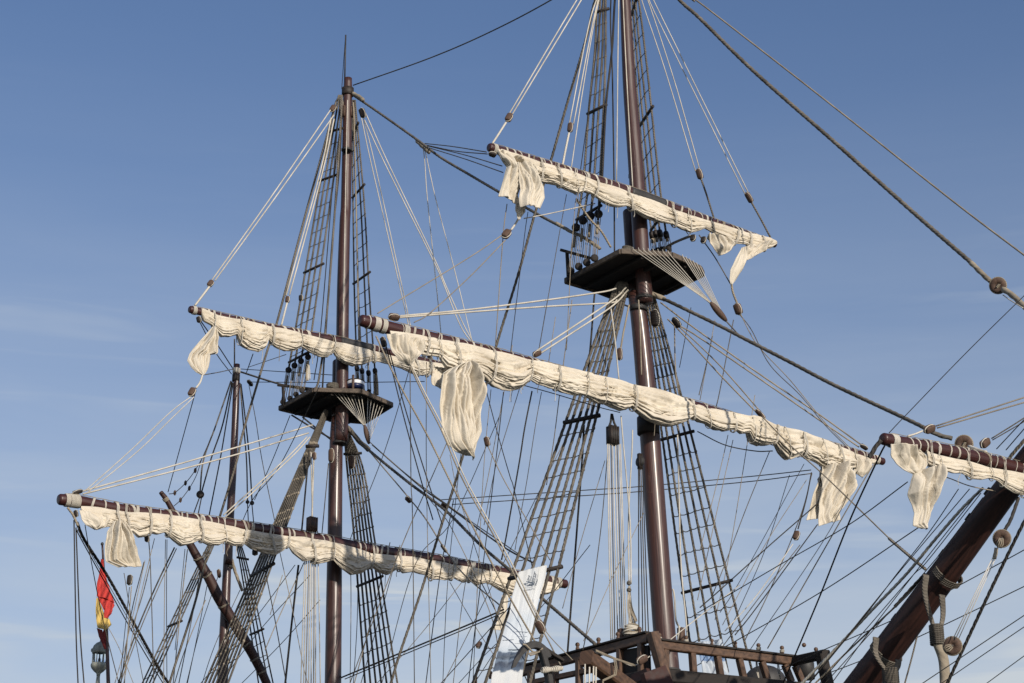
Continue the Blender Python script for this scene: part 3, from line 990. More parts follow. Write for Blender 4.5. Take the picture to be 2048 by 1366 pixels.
gk = [p[0] for p in cb([(560, 0), (660, 0), (780, 0), (1050, 0), (1345, 0), (1545, 0), (1765, 0), (1905, 0)])] + [p[0] for p in cc([(605, 0), (1055, 0), (1175, 0), (1365, 0), (1510, 0), (1690, 0), (1885, 0)])] + [p[0] for p in c8([(300, 0), (385, 0), (480, 0), (560, 0), (640, 0), (700, 0)])]
sl_fc = furled('big cream lower sail of the foremast rolled in scalloped swags along the longest yard', t_, b_, .5, gk, at_fc, 2, 774, 1750, 1.0)
o, v, nu, nv = drape(sl_fc, cb([(280, 255), (305, 330), (330, 400), (380, 460), (442, 496)]), cb([(560, 300), (570, 350), (555, 390), (520, 430), (446, 497)]), .72, 11, 3, .07, .16, 70, 60)
hem(sl_fc, v, nu, nv)
o, v, nu, nv = drape(sl_fc, cb([(868, 478), (765, 522), (705, 560), (688, 640), (682, 800), (700, 900), (702, 1000), (740, 1090), (800, 1150), (880, 1180)]), cb([(908, 476), (945, 530), (975, 580), (1012, 640), (1020, 720), (1012, 800), (1000, 870), (1010, 990), (965, 1080), (945, 1170), (938, 1215)]), .74, 12, 6, .12, .16, 110, 150)
hem(sl_fc, v, nu, nv)
o, v, nu, nv = drape(sl_fc, cb([(640, 490), (612, 590), (625, 640), (680, 672)]), cb([(760, 520), (740, 590), (720, 640), (690, 674)]), .45, 13, 3, .05, .05, 30, 30)
o, v, nu, nv = drape(sl_fc, c8([(490, 320), (470, 400), (440, 500), (420, 580)]), c8([(560, 300), (540, 400), (500, 500), (475, 575)]), .5, 14, 3, .07, .05, 40, 70)
o, v, nu, nv = drape(sl_fc, c8([(500, 320), (495, 400), (480, 500), (478, 606)]), c8([(645, 300), (640, 410), (600, 500), (575, 540), (584, 578)]), .66, 15, 6, .11, .12, 70, 100)
hem(sl_fc, v, nu, nv)
o, v, nu, nv = drape(sl_fc, c8([(640, 270), (650, 310), (652, 350), (680, 372)]), c8([(735, 298), (726, 322), (712, 350), (685, 374)]), .62, 16, 3, .05, .1, 40, 30)

# --- main topsail
t_ = [p[:2] for p in c4([(215, 225), (350, 285), (520, 318), (760, 372), (1000, 425), (1250, 490), (1500, 545), (1700, 595), (2000, 645), (2230, 690)])]
b_ = [p[:2] for p in c4([(215, 235), (240, 320), (300, 350), (370, 440), (430, 445), (490, 425), (515, 500), (570, 545), (640, 562), (700, 525), (733, 458), (780, 520), (850, 550), (920, 552), (985, 515), (1050, 562), (1120, 590), (1180, 592), (1222, 555), (1245, 600), (1290, 640), (1370, 670), (1450, 655), (1510, 628), (1560, 628), (1650, 650), (1740, 680), (1830, 720), (1900, 740), (1960, 728), (2000, 790), (2048, 822), (2150, 800), (2230, 740)])]
gk = [p[0] for p in c4([(330, 0), (520, 0), (765, 0), (990, 0), (1235, 0), (1535, 0), (1860, 0), (1960, 0)])]
sl_mt = furled('cream upper sail of the middle mast rolled in deep scallops above the smaller platform', t_, b_, MS + .38, gk, at_mt, 3, 400, 925, .95)
o, v, nu, nv = drape(sl_mt, c4([(325, 355), (270, 420), (200, 500), (150, 560), (130, 610), (158, 660), (200, 700), (243, 722)]), c4([(345, 370), (362, 450), (364, 555), (305, 565), (297, 620), (285, 670), (270, 700), (248, 724)]), MS + .55, 21, 4, .09, .14, 60, 90)
hem(sl_mt, v, nu, nv)

# --- main course
t_ = [p[:2] for p in c5([(245, 440), (400, 455), (600, 485), (1000, 515), (1350, 590), (1650, 645), (2048, 695)])] + [p[:2] for p in c6([(300, 555), (520, 618), (760, 640), (1000, 685), (1250, 725), (1370, 745), (1640, 800)])]
b_ = [p[:2] for p in c5([(245, 450), (300, 560), (380, 605), (470, 592), (560, 640), (640, 640), (680, 680), (740, 670), (780, 640), (830, 655), (888, 638), (950, 700), (1000, 747), (1080, 730), (1150, 695), (1220, 735), (1290, 732), (1345, 708), (1400, 740), (1450, 740), (1485, 718), (1540, 760), (1600, 780), (1650, 795), (1730, 802), (1790, 770), (1820, 736), (1860, 800), (1930, 867), (1990, 852)])] + \
     [p[:2] for p in c6([(110, 670), (165, 652), (190, 675), (250, 660), (295, 645), (340, 700), (400, 747), (460, 730), (520, 690), (560, 725), (610, 742), (675, 705), (700, 730), (760, 722), (830, 740), (880, 775), (950, 777), (1002, 757), (1060, 785), (1102, 772), (1140, 797), (1205, 782), (1260, 820), (1340, 860), (1500, 860), (1560, 850), (1640, 815)])]
gk = [p[0] for p in c5([(535, 0), (600, 0), (780, 0), (925, 0), (1165, 0), (1350, 0), (1490, 0), (1700, 0), (1830, 0), (2012, 0)])] + [p[0] for p in c6([(175, 0), (300, 0), (530, 0), (690, 0), (870, 0), (1005, 0), (1105, 0), (1215, 0)])]
sl_mc = furled('long cream lower sail of the middle mast rolled in scalloped swags, lowest sail', t_, b_, MS + .45, gk, at_mc, 4, 158, 1112, 1.0)
o, v, nu, nv = drape(sl_mc, c5([(262, 452), (280, 520), (310, 570), (380, 606)]), c5([(480, 500), (490, 540), (460, 585), (390, 606)]), MS + .66, 31, 3, .06, .14, 50, 40)
o, v, nu, nv = drape(sl_mc, c5([(525, 540), (475, 620), (460, 700), (460, 800), (470, 845), (560, 890)]), c5([(590, 545), (645, 640), (690, 740), (715, 820), (732, 884)]), MS + .75, 32, 5, .10, .26, 80, 100)
hem(sl_mc, v, nu, nv)
o, v, nu, nv = drape(sl_mc, c6([(1305, 850), (1290, 960), (1250, 1055)]), c6([(1340, 855), (1325, 960), (1312, 1058)]), MS + .6, 33, 3, .05, .08, 24, 50)

# --- spritsail
t_ = [p[:2] for p in cq([(360, 270), (600, 300), (760, 400), (900, 430), (1050, 470), (1200, 500), (1400, 560), (1600, 600), (1867, 650), (2800, 830)])]
b_ = [p[:2] for p in cq([(360, 300), (420, 480), (640, 500), (860, 590), (940, 610), (1010, 632), (1100, 625), (1160, 650), (1230, 690), (1330, 700), (1420, 680), (1470, 690), (1520, 710), (1600, 780), (1700, 850), (1800, 880), (1867, 870), (2300, 1000), (2800, 900)])]
gk = [p[0] for p in cq([(770, 0), (865, 0), (1200, 0), (1460, 0), (1590, 0), (1840, 0), (2150, 0), (2500, 0)])]
sl_sp = furled('cream sail rolled under the spritsail yard at the right edge', t_, b_, 9.6, gk, at_sp, 5, 1846, 2200, .8)
o, v, nu, nv = drape(sl_sp, cq([(350, 275), (360, 400), (430, 500), (520, 570), (640, 632)]), cq([(700, 350), (770, 430), (775, 500), (740, 570), (650, 634)]), 9.78, 41, 3, .06, .14, 60, 50)
hem(sl_sp, v, nu, nv)
o, v, nu, nv = drape(sl_sp, cq([(570, 600), (545, 700), (540, 850), (600, 960), (635, 1060), (615, 1200), (700, 1238)]), cq([(870, 560), (882, 680), (870, 840), (850, 950), (800, 1120), (770, 1220), (752, 1240)]), 9.7, 42, 4, .09, .16, 70, 100)
hem(sl_sp, v, nu, nv)

# ------------------------------------------------------------------ shroud ladders
def z_cross(path, z):
    for a, b in zip(path, path[1:]):
        if (a.z - z) * (b.z - z) <= 0 and a.z != b.z:
            return a.lerp(b, (z - a.z) / (b.z - a.z))
    return None

def ladder(label, shrouds, rungs, battens, px, mat, side, over=.18, ratmat='grey', knot='tan', rpx=.8, eyes=None, batpx=3.2):
    """shrouds: lists of (x, y, s), aft to forward; rungs/battens: y measured on rungs_on-th shroud"""
    ws = [path3(p) for p in shrouds]
    root = empty('shroud_ladder', ws[0][0], label, 'rope ladder', 'rope ladders of shrouds beside the masts')
    ref = 0
    for w in ws:
        r = R(w[len(w) // 2], px)
        rope_geo(Geo(), w, r, sub=10) if False else None
        g = Geo(); rope_geo(g, w, r, sub=8); g.build('shroud', M[mat], root)
    dense = [smooth_path(w, 8) for w in ws]
    def level(y):
        pl = shrouds[ref]
        for a, b in zip(ws[ref], ws[ref][1:]):
            pass
        # height on the reference shroud at picture row y
        dl = dense[ref]
        best = min(dl_pts(dl), key=lambda p: abs(row(p) - y))
        return best.z
    def row(p):
        q = p - CAM
        f_ = q.dot(FWD); u_ = q.dot(Vector((0, -sp, cp)))
        return 683 - FPX * u_ / f_
    def dl_pts(dl):
        out = []
        for a, b in zip(dl, dl[1:]):
            for k in range(12): out.append(a.lerp(b, k / 12))
        out.append(dl[-1])
        return out
    for y in rungs:
        z = level(y)
        cr = [z_cross(d, z + random.uniform(-.012, .012)) for d in dense]
        cr = [c for c in cr if c is not None]
        if len(cr) < 2: continue
        g = Geo()
        pts = []
        for a, b in zip(cr, cr[1:]):
            L = (b - a).length
            for k in range(5):
                t = k / 5
                p = a.lerp(b, t); p.z -= L * over * random.uniform(.7, 1.1) * 4 * t * (1 - t) * .5
                pts.append(p + A * R(a, px * .4))
        pts.append(cr[-1] + A * R(cr[-1], px * .4))
        g.add(*tube(pts, R(cr[0], rpx), 5))
        for c in cr:
            bv_, bf_ = ball(c + A * R(c, px * .2), R(c, px * 1.28), 7, 5, 1, 1, 1.2)
            g.add(bv_, bf_)
        g.build('ratline', M[ratmat], root)
    for y in battens:
        z = level(y)
        cr = [z_cross(d, z) for d in dense]
        cr = [c for c in cr if c is not None]
        if len(cr) < 2: continue
        a, b = cr[0], cr[-1]
        d = (b - a).normalized()
        o1, o2 = a - d * R(a, 6), b + d * R(a, 6)
        g = Geo(); g.add(*tube([o1 + A * R(a, px), o2 + A * R(a, px)], R(a, batpx), 10)); g.build('wooden_batten', M['blockd'], root)
    if eyes:
        for k, (w, e) in enumerate(zip(ws, eyes)):
            up, lo = w[-1], S(*e)
            r = R(up, 8.8) if eyes[0][1] < 700 else R(up, 6.4)
            ax = A + (B if side > 0 else -B) * .5
            g = Geo(); deadeye_geo(g, up, ax, r); g.build('upper_deadeye', M['blockd'], root)
            g = Geo(); deadeye_geo(g, lo, ax, r * .9); g.build('lower_deadeye', M['dark'], root)
            g = Geo()
            d = (lo - up)
            wdir = d.normalized().cross((up - CAM).normalized()).normalized()
            for o_ in (-.55, -.2, .2, .55):
                g.add(*tube([up + wdir * r * o_ + d.normalized() * r * .3, lo + wdir * r * (o_ + random.uniform(-.15, .15)) - d.normalized() * r * .3], R(up, .8), 5))
            g.add(*tube([up + d * .18, up + d * .45], r * .38, 7))
            g.build('lanyard', M['tan'], root)
    return root

def lin(a, b, n): return [a + (b - a) * i / (n - 1) for i in range(n)]

# fore topmast, starboard: behind the high yard, down to the platform
ladder('grey rope ladder left of the fore topmast, reaching the left rim of the big platform',
       [[(1239, -150, 0), (1200, -60, -.1), (1190, 100, -.28), (1177, 227, -.45), (1167, 360, -.62), (1152, 455, -.75)],
        [(1239, -150, 0), (1205, -60, -.07), (1197, 100, -.18), (1188, 218, -.32), (1178, 360, -.42), (1166, 441, -.5)],
        [(1239, -150, 0), (1210, -60, -.03), (1205, 100, -.08), (1198, 208, -.15), (1188, 360, -.2), (1181, 432, -.25)],
        [(1239, -150, 0), (1214, -60, 0), (1211, 100, 0), (1208, 200, 0), (1200, 360, 0), (1197, 428, 0)]],
       [52, 86, 121, 155, 190, 260, 294, 330, 364, 398], [24, 227, 439], 2.3, 'grey', 1,
       eyes=[(1141.5, 542, -.75), (1157.5, 533, -.5), (1173.5, 525, -.25), (1189, 516, 0)])
ladder('grey rope ladder close against the right side of the fore topmast',
       [[(1245, -150, 0), (1256, -60, -.75), (1267, 100, -.75), (1290, 360, -.75), (1304, 470, -.75)],
        [(1245, -150, 0), (1260, -60, -.5), (1273, 100, -.5), (1298, 360, -.5), (1312, 468, -.5)],
        [(1245, -150, 0), (1264, -60, -.25), (1280, 100, -.25), (1308, 360, -.25), (1320, 467, -.25)],
        [(1245, -150, 0), (1268, -60, 0), (1290, 100, 0), (1318, 360, 0), (1332.5, 470, 0)]],
       [-15, 66, 102, 138, 174, 210, 285, 322, 358, 395], [29, 249, 458], 2.1, 'grey', -1,
       eyes=[(1307, 505, -.75), (1316, 502, -.5), (1326, 500, -.25), (1338, 498, 0)])
# main topmast
ladder('rope ladder left of the middle mast top, from its bare head to the small platform',
       [[(678, 190, MS - .05), (659, 264, MS - .3), (577, 740, MS - .85)], [(680, 190, MS - .03), (666, 264, MS - .2), (589, 731, MS - .57)],
        [(682, 190, MS - .01), (673, 264, MS - .1), (602, 722, MS - .28)], [(684, 190, MS), (680, 264, MS), (616, 714, MS)]],
       [290, 318, 344, 387, 414, 441, 468, 495, 521, 572, 600, 628, 655, 684, 712], [265, 361, 542, 722], 1.9, 'grey', 1,
       eyes=[(566, 804, MS - .85), (580, 797, MS - .57), (592, 789, MS - .28), (604, 781, MS)], batpx=2.6)
ladder('rope ladder right of the middle mast top, narrow, beside a tan rope',
       [[(703, 200, MS - .7), (706, 400, MS - .7), (709, 594, MS - .75), (714, 737, MS - .85)], [(705, 200, MS - .45), (712, 400, MS - .45), (717, 594, MS - .5), (724, 742, MS - .57)],
        [(707, 200, MS - .2), (721, 400, MS - .2), (730, 594, MS - .22), (737, 746, MS - .28)], [(710, 200, MS), (728, 400, MS), (739, 594, MS), (750, 742, MS)]],
       [280, 305, 333, 362, 420, 448, 477, 505, 532, 596, 624, 652, 682], [274, 393, 566, 727], 1.7, 'grey', -1,
       eyes=[(716, 780, MS - .85), (726, 782, MS - .57), (738, 784, MS - .28), (751, 786, MS)], batpx=2.6)
# fore lower shrouds
tx = [1211, 1217, 1224, 1231, 1237, 1243]; bx = [939, 964, 988, 1012, 1033, 1055]
bs_ = lin(-1.75, -.25, 6); ts_ = lin(-.35, -.1, 6)
ladder('wide tan rope ladder left of the foremast, widest of all, passing behind the longest yard',
       [[(1240, 592, -.15), (tx[i], 625, ts_[i]), (bx[i], 1385, bs_[i])] for i in range(6)],
       [662, 693, 723, 752, 781, 808, 873, 917, 957, 996, 1034, 1076, 1117, 1200, 1246, 1293, 1340], [843, 1153], 3.0, 'grey', 1, over=.25, batpx=4.6, rpx=1.0)
P_t = [1294, 1299, 1305, 1311, 1317, 1322]; P_b = [1388, 1408, 1433, 1456, 1480, 1505]
ladder('dark rope ladder right of the foremast, running down to the bow railing',
       [[(1296, 590, -.15), (P_t[i], 640, [-.35, -.3, -.25, -.2, -.15, -.1][i]), (P_b[i], 1345, [-1.7, -1.4, -1.1, -.8, -.5, -.25][i])] for i in range(6)],
       [676, 703, 730, 757, 784, 811, 840, 916, 953, 993, 1031, 1071, 1110, 1149, 1232, 1281, 1327], [876, 1189], 2.4, 'grey', -1, over=.3, batpx=3.4, rpx=1.0)
# main lower shrouds
ladder('dense rope ladder left of the middle mast below its platform, slanting far left',
       [[(645, 842, MS - .1), (640 - 2 * (6 - i) + 2, 862, MS - .1), (410 + i * 7.7, 1366, MS - 2.0 + i * .3), (376 + i * 7.7 + i * .3, 1450, MS - 2.2 + i * .3)] for i in range(7)],
       [885, 910, 934, 963, 997, 1028, 1051, 1115, 1182, 1214, 1245, 1278, 1313, 1345], [892, 1150], 2.3, 'grey', 1, over=.2, batpx=3.6, rpx=1.0, ratmat='tan')
ladder('narrow dark rope ladder right of the middle mast, below its platform',
       [[(688, 845, MS - .1), (694 + i * 5.2, 934, MS - .4 + i * .05), (708 + i * 6.6, 1070, MS - .9 + i * .12), (730 + i * 10.8, 1366, MS - 1.6 + i * .25), (735 + i * 12, 1430, MS - 1.7 + i * .26)] for i in range(7)],
       [951, 980, 1008, 1036, 1066, 1210, 1244, 1275, 1307, 1337], [908, 1171], 2.1, 'grey', -1, over=.2, batpx=2.8, rpx=.9)
# mizzen shrouds
ladder('thin rope ladder left of the mizzen mast, slanting to the lower left',
       [[(452, 1040, ZS - .1), (419 + i * 3.6, 1085, ZS - .2), (285 + i * 7, 1366, ZS - 1.2 + i * .3), (265 + i * 8, 1410, ZS - 1.3 + i * .3)] for i in range(4)],
       [1105, 1132, 1159, 1186, 1212, 1232, 1278, 1304, 1332, 1358], [1251], 1.6, 'grey', 1, over=.15, batpx=2.6, rpx=.8)
ladder('thin dark rope ladder right of the mizzen mast, crossing the slanting yard',
       [[(462, 1070, ZS - .1), (478 + i * 4, 1114, ZS - .2), (517 + i * 9.7, 1366, ZS - 1.2 + i * .3), (523 + i * 11, 1410, ZS - 1.3 + i * .3)] for i in range(4)],
       [1140, 1166, 1192, 1218, 1243, 1293, 1320, 1346], [1116, 1267], 1.5, 'black', -1, over=.15, batpx=2.4, rpx=.8)

# ------------------------------------------------------------------ stays, lifts, braces and other lines
LIFT = 'pale double ropes holding up the yard ends'
STAY = 'heavy stays running forward and down'
MISC = 'thin running lines in the rigging'
BACK = 'dark backstays and standing lines'

def dup_ends(label, pts, px, mat, group): return rope(label, pts, px, mat, group)

# heavy stays
rope('thick twisted stay crossing the upper right sky down to the edge round block', [(1350, -10, .2), (1400, 37), (1507, 142), (1662, 278), (1827, 425), (1941, 524, 8.2)], 3.9, 'grey', STAY)
rope('pale served end of the thick stay above the round block at the right edge', [(1941, 524, 8.2), (1962, 545), (1980, 562, 8.6)], 5.2, 'tan', STAY)
rope('thin pale stay parallel above the thick twisted one at upper right', [(1380, -5, .2), (1400, 6), (1621, 177), (1903, 400), (2048, 510), (2120, 566, 9.5)], 1.9, 'tan', STAY)
rope('hair-thin dark line rising to the right edge beneath the round block', [(2060, 580, 10), (1936, 702), (1812, 830), (1778, 866, 9.4)], .9, 'black', STAY)
rope('thick twisted stay from under the foremast platform down to the spritsail yard', [(1308, 590, .2), (1332, 600), (1440, 652), (1490, 678), (1574, 721), (1670, 771), (1796, 830), (1846, 854, 7.6)], 3.9, 'grey', STAY)
rope('dark served collar at the top of the stay leaving the foremast platform', [(1290, 588, .2), (1306, 589), (1330, 599, .45)], 5.5, 'tan', STAY)
rope('dark served end of the fore stay beside the spritsail yard block', [(1846, 854, 7.6), (1875, 869), (1904, 877, 8.0)], 4.6, 'iron' if False else 'grey', STAY)
rope('thin slack stay from the middle mast head up to the top edge', [(706.5, 170.5, MS), (860, 116), (980, 64), (1102, 0), (1242, -88, 0)], 1.4, 'grey', STAY)
rope('twisted stay from the middle mast head to the foremast platform', [(706, 190, MS), (756, 224), (835, 280), (880, 314), (940, 350), (998, 384), (1078, 430), (1143, 464, -.9)], 2.7, 'grey', STAY)
rope('frayed pale splice at the upper end of the middle mast stay', [(703, 186, MS + .05), (717, 193), (726, 200, MS + .6)], 4.2, 'tan', STAY)
rope('worn served end of the middle mast stay behind the deadeyes', [(1112, 446, -1.2), (1143, 464, -.9), (1166, 474), (1200, 497, -.2)], 3.6, 'tan', STAY)
rope('bundled knot halfway on the stay from the middle mast head', [(834, 281, -8.8), (846, 293), (858, 304, -8.2)], 4.6, 'tan', STAY)
rope('twisted main stay slanting from the small platform to the bow railing behind the banner', [(700, 862, MS + .2), (734, 897), (812, 961), (867, 1002), (901, 1030), (962, 1091), (1010, 1132), (1082, 1195), (1190, 1288, 1.2)], 3.0, 'grey', STAY)
rope('dark crossed collar of the main stay under the small platform', [(690, 850, MS + .2), (707, 868), (716, 880), (738, 900, MS + .6)], 5.0, 'grey', STAY)
rope('tan line beside the main stay, left of centre', [(741, 905, MS + .3), (812, 989), (850, 1036), (887, 1094), (928, 1149), (1005, 1215, -2)], 1.5, 'tan', MISC)
rope('dark doubled line just above the main stay', [(745, 890, MS + .3), (843, 975), (887, 1006), (1003, 1091), (1065, 1125, -2.5)], 1.7, 'grey', MISC)
rope('thin pale line just above the doubled line by the main stay', [(735, 880, MS + .3), (810, 946), (908, 1019), (1037, 1108, -2.5)], 1.1, 'tan', MISC)

# lifts and other lines of the middle mast
rope('outer pale lift line left of the middle mast top', [(663, 217, MS), (538, 400), (424, 560, MS + .38)], 1.3, 'pale', LIFT)
rope('inner pale lift line left of the middle mast top', [(668, 230, MS), (547, 400), (430, 561, MS + .38)], 1.3, 'pale', LIFT)
rope('pale strop tying the block to the left end of the upper middle yard', [(419, 573, MS + .38), (403, 594), (390, 611, MS + .38)], 2.2, 'pale', LIFT)
rope('grey twisted backstay left of the middle mast, from head to its upper yard', [(672, 205, MS - .1), (638, 330), (600, 470), (553, 648), (535, 700), (485, 868), (474, 920), (440, 1032), (418, 1096), (388, 1212), (346, 1343), (330, 1400, MS - 3)], 2.4, 'grey', BACK)
rope('left of two pale lines beside the grey backstay of the middle mast', [(662, 236, MS), (640, 345), (572, 591, MS + .2)], 1.4, 'pale', LIFT)
rope('right of two pale lines beside the grey backstay of the middle mast', [(668, 238, MS), (646, 340), (579, 590, MS + .2)], 1.4, 'pale', LIFT)
rope('pale strop under the small tan block left of the middle mast', [(574, 606, MS + .2), (569, 626), (563, 650, MS + .3)], 2.0, 'pale', LIFT)
rope('thin black line between the left ladder and the middle mast', [(680, 195, MS + .1), (668.6, 330), (641, 665), (628, 760, MS + .1)], 1.0, 'black', BACK)
rope('pale grey halyard between the left ladder and the middle mast', [(684, 198, MS + .2), (676, 330), (664, 500), (650, 668), (638, 757), (630, 780, MS + .2)], 2.2, 'grey', BACK)
rope('black line close against the left of the middle mast', [(684, 205, MS + .15), (679, 330), (665, 476), (652, 660), (645, 775, MS + .15)], 1.7, 'black', BACK)
rope('tan rope running straight down right of the middle mast', [(707, 205, MS + .2), (712, 400), (718, 690, MS + .3)], 1.5, 'tan', BACK)
rope('pale strip standing in for the gloss down the middle topmast front', [(695, 200, MS + .36), (692, 330), (689, 500), (686, 676, MS + .45)], 1.0, 'pale', BACK)  # pale tube imitating the varnish highlight along the topmast
rope('left of the inner pale pair right of the middle mast top', [(723, 236, MS), (743, 330), (815, 641), (822, 690, MS + .3)], 1.0, 'pale', LIFT)
rope('right of the inner pale pair right of the middle mast top', [(727, 238, MS), (750, 330), (819.5, 645), (826, 692, MS + .3)], 1.0, 'pale', LIFT)
rope('left of the outer pale pair right of the middle mast top', [(729, 240, MS), (771, 330), (866, 520), (888, 570), (920, 650), (947, 690, MS + .5)], 1.2, 'pale', LIFT)
rope('right of the outer pale pair right of the middle mast top', [(731, 226, MS), (778, 330), (868, 516), (891, 570), (925, 645), (950, 692, MS + .5)], 1.2, 'pale', LIFT)
rope('left thin line falling from the knot on the middle mast stay', [(847, 299, -8.5), (850, 330), (855, 400), (875, 594), (884, 690, -6)], .9, 'pale', MISC)
rope('right thin line falling from the knot on the middle mast stay', [(850, 300, -8.5), (872, 400), (907, 532), (944, 682, -6)], .9, 'pale', MISC)
for k, (lab, pts) in enumerate((('topmost of four thin lines from the stay knot to the highest yard', [(850, 287, -8.4), (905, 293), (973, 304, .4)]),
        ('second of four thin lines from the stay knot to the highest yard', [(852, 290, -8.4), (910, 302), (975, 308, .4)]),
        ('third of four thin lines from the stay knot to the loose corner', [(856, 292, -8.4), (930, 310), (1004, 332, .3)]),
        ('lowest of four thin lines from the stay knot to the loose corner', [(856, 295, -8.4), (930, 318), (1006, 345, .3)]))):
    rope(lab, pts, 1.0, 'grey', MISC)
rope('upper pale lift line to the left end of the middle lower yard', [(163, 983, MS + .45), (393, 918), (625, 850, MS)], 1.6, 'pale', LIFT)
rope('lower pale lift line to the left end of the middle lower yard', [(166, 988, MS + .45), (437, 919), (617, 866, MS)], 1.6, 'pale', LIFT)
rope('left pale line from the middle lower yard up to the small platform', [(447, 1030, MS + .45), (569, 920), (614, 874, MS)], 1.4, 'pale', LIFT)
rope('right pale line from the middle lower yard up to the small platform', [(451, 1034, MS + .45), (575, 922), (620, 874, MS)], 1.4, 'pale', LIFT)
rope('left thin pale line from the dangling block down to the wound yard end', [(384, 792, MS + .6), (340, 825), (262, 900), (170, 982, MS + .45)], 1.0, 'pale', LIFT)
rope('right thin pale line from the dangling block down to the wound yard end', [(388, 794, MS + .6), (345, 835), (275, 903), (176, 984, MS + .45)], 1.0, 'pale', LIFT)
rope('short pale rope tying the dangling block to the torn sail corner', [(405, 750, MS + .6), (400, 765), (392, 776, MS + .6)], 2.0, 'pale', LIFT)
# fore topsail lifts
rope('left of the long pale pair reaching the highest yard end block', [(1156, -4, 0), (1019.5, 226, .4)], 1.3, 'pale', LIFT)
rope('right of the long pale pair reaching the highest yard end block', [(1165, -4, 0), (1025, 228, .4)], 1.3, 'pale', LIFT)
rope('double pale strop at the left end of the highest yard', [(1012, 245, .4), (998, 267), (985, 287, .42)], 2.2, 'pale', LIFT)
rope('dark twisted backstay left of the fore topmast', [(1192, -5, 0), (1174, 71), (1134, 208), (1101, 324), (1069, 430), (1036, 550), (993, 690), (961, 810), (926, 911), (912, 960), (880, 1060), (843, 1180), (799, 1309), (783, 1362), (770, 1400, -6.5)], 2.7, 'grey', BACK)
rope('left pale line to the second block above the highest yard', [(1194, -4, .1), (1173.7, 68), (1139, 246, .4)], 1.2, 'pale', LIFT)
rope('right pale line to the second block above the highest yard', [(1197, -4, .1), (1147, 248, .4)], 1.2, 'pale', LIFT)
rope('pale strop below the second block above the highest yard', [(1138, 266, .4), (1131, 300), (1125, 331, .42)], 2.2, 'pale', LIFT)
rope('thin pale line right of the second block above the highest yard', [(1199, -4, .1), (1168, 165), (1142, 340, .42)], 1.0, 'pale', MISC)
rope('thin black line along the left edge of the fore topmast ladder', [(1207, -4, .1), (1185, 165), (1161, 340, .3)], .9, 'black', MISC)
rope('black line between the fore topmast ladder and the mast', [(1230, -4, .05), (1224, 100), (1212, 211), (1204, 360), (1196, 440, .1)], 2.2, 'black', BACK)
rope('straight black line just left of the foremast top', [(1222, -4, .1), (1225, 160), (1228, 360), (1229, 505, .1)], 1.5, 'black', BACK)
rope('pale line just left of the foremast top', [(1237.5, -4, .2), (1233, 362, .42)], 1.1, 'pale', BACK)
rope('pale line lying down the front of the fore topmast', [(1246, -4, .3), (1254, 170), (1265.5, 376, .46)], 1.2, 'pale', BACK)
rope('left line of the inner pale pair right of the fore topmast', [(1282, -4, 0), (1330, 140), (1391, 342, .4)], 1.0, 'pale', LIFT)
rope('right line of the inner pale pair right of the fore topmast', [(1294, -4, 0), (1345, 150), (1375, 253), (1399, 338, .4)], 1.0, 'pale', LIFT)
rope('left line of the outer pale pair right of the fore topmast', [(1296, -4, 0), (1350, 108), (1400, 208), (1490, 388, .4)], 1.0, 'pale', LIFT)
rope('right line of the outer pale pair right of the fore topmast', [(1305, -4, 0), (1355, 98), (1400, 190), (1497, 386, .4)], 1.0, 'pale', LIFT)
rope('grey strop from the inner right block to the highest yard', [(1402, 357, .4), (1415, 395), (1428, 437, .42)], 1.9, 'grey', LIFT)
rope('grey strop from the outer right block to the highest yard end', [(1502, 403, .4), (1522, 439), (1541, 475, .42)], 1.9, 'grey', LIFT)
# lines near the fore platform
rope('upper line from the dangling fore block down left to the longest yard', [(1003, 471, .4), (940, 514), (802, 598), (755, 627, .5)], 1.1, 'tan', LIFT)
rope('lower line from the dangling fore block down left to the longest yard', [(1011, 480, .4), (940, 553), (860, 626), (828, 645, .5)], 1.1, 'tan', LIFT)
rope('short pale rope between the dangling fore block and the loose sail corner', [(1037, 437, .5), (1030, 449), (1022, 460, .4)], 2.2, 'pale', LIFT)
rope('upper of two long pale lines from the thick yard end to the foremast platform', [(800, 632, .5), (940, 619), (1093, 600), (1204, 584), (1232, 577, 0)], 1.8, 'pale', LIFT)
rope('lower of two long pale lines from the thick yard end to the foremast platform', [(800, 635, .5), (940, 624), (1093, 613), (1217, 606), (1234, 600, 0)], 1.8, 'pale', LIFT)
rope('upper line from the middle block on the longest yard up to the foremast', [(1073, 702, .5), (1220, 604), (1252, 575, 0)], 1.7, 'pale', LIFT)
rope('lower line from the middle block on the longest yard up to the foremast', [(1082, 706, .5), (1218, 617), (1256, 580, 0)], 1.7, 'pale', LIFT)
rope('uppermost long tan line from the foremast to the far right yard end', [(1321, 605, 0), (1390, 657), (1522, 750), (1640, 830), (1722, 889, .5)], 1.6, 'tan', LIFT)
rope('second long tan line from the foremast to the far right yard end', [(1357, 650, 0), (1400, 676), (1520, 758), (1640, 841), (1718, 894, .5)], 1.6, 'tan', LIFT)
rope('left line of the steep tan pair ending at the long thin yard block', [(1335, 638, 0), (1372, 675), (1443, 753), (1518, 830, .5)], 1.6, 'tan', LIFT)
rope('right line of the steep tan pair ending at the long thin yard block', [(1360, 655, 0), (1398, 690), (1450, 742), (1525, 828, .5)], 1.4, 'tan', LIFT)
rope('tan rope from the long thin block across the sail to the bowsprit', [(1525, 834, .8), (1580, 890), (1640, 943), (1720, 1020), (1784, 1082), (1813, 1107), (1850, 1138, 6.5)], 1.6, 'tan', BACK)
rope('thick dark lower half of the rope tied to the bowsprit collar', [(1778, 1077, 4.7), (1813, 1107), (1850, 1138, 6.5)], 3.2, 'grey', BACK)
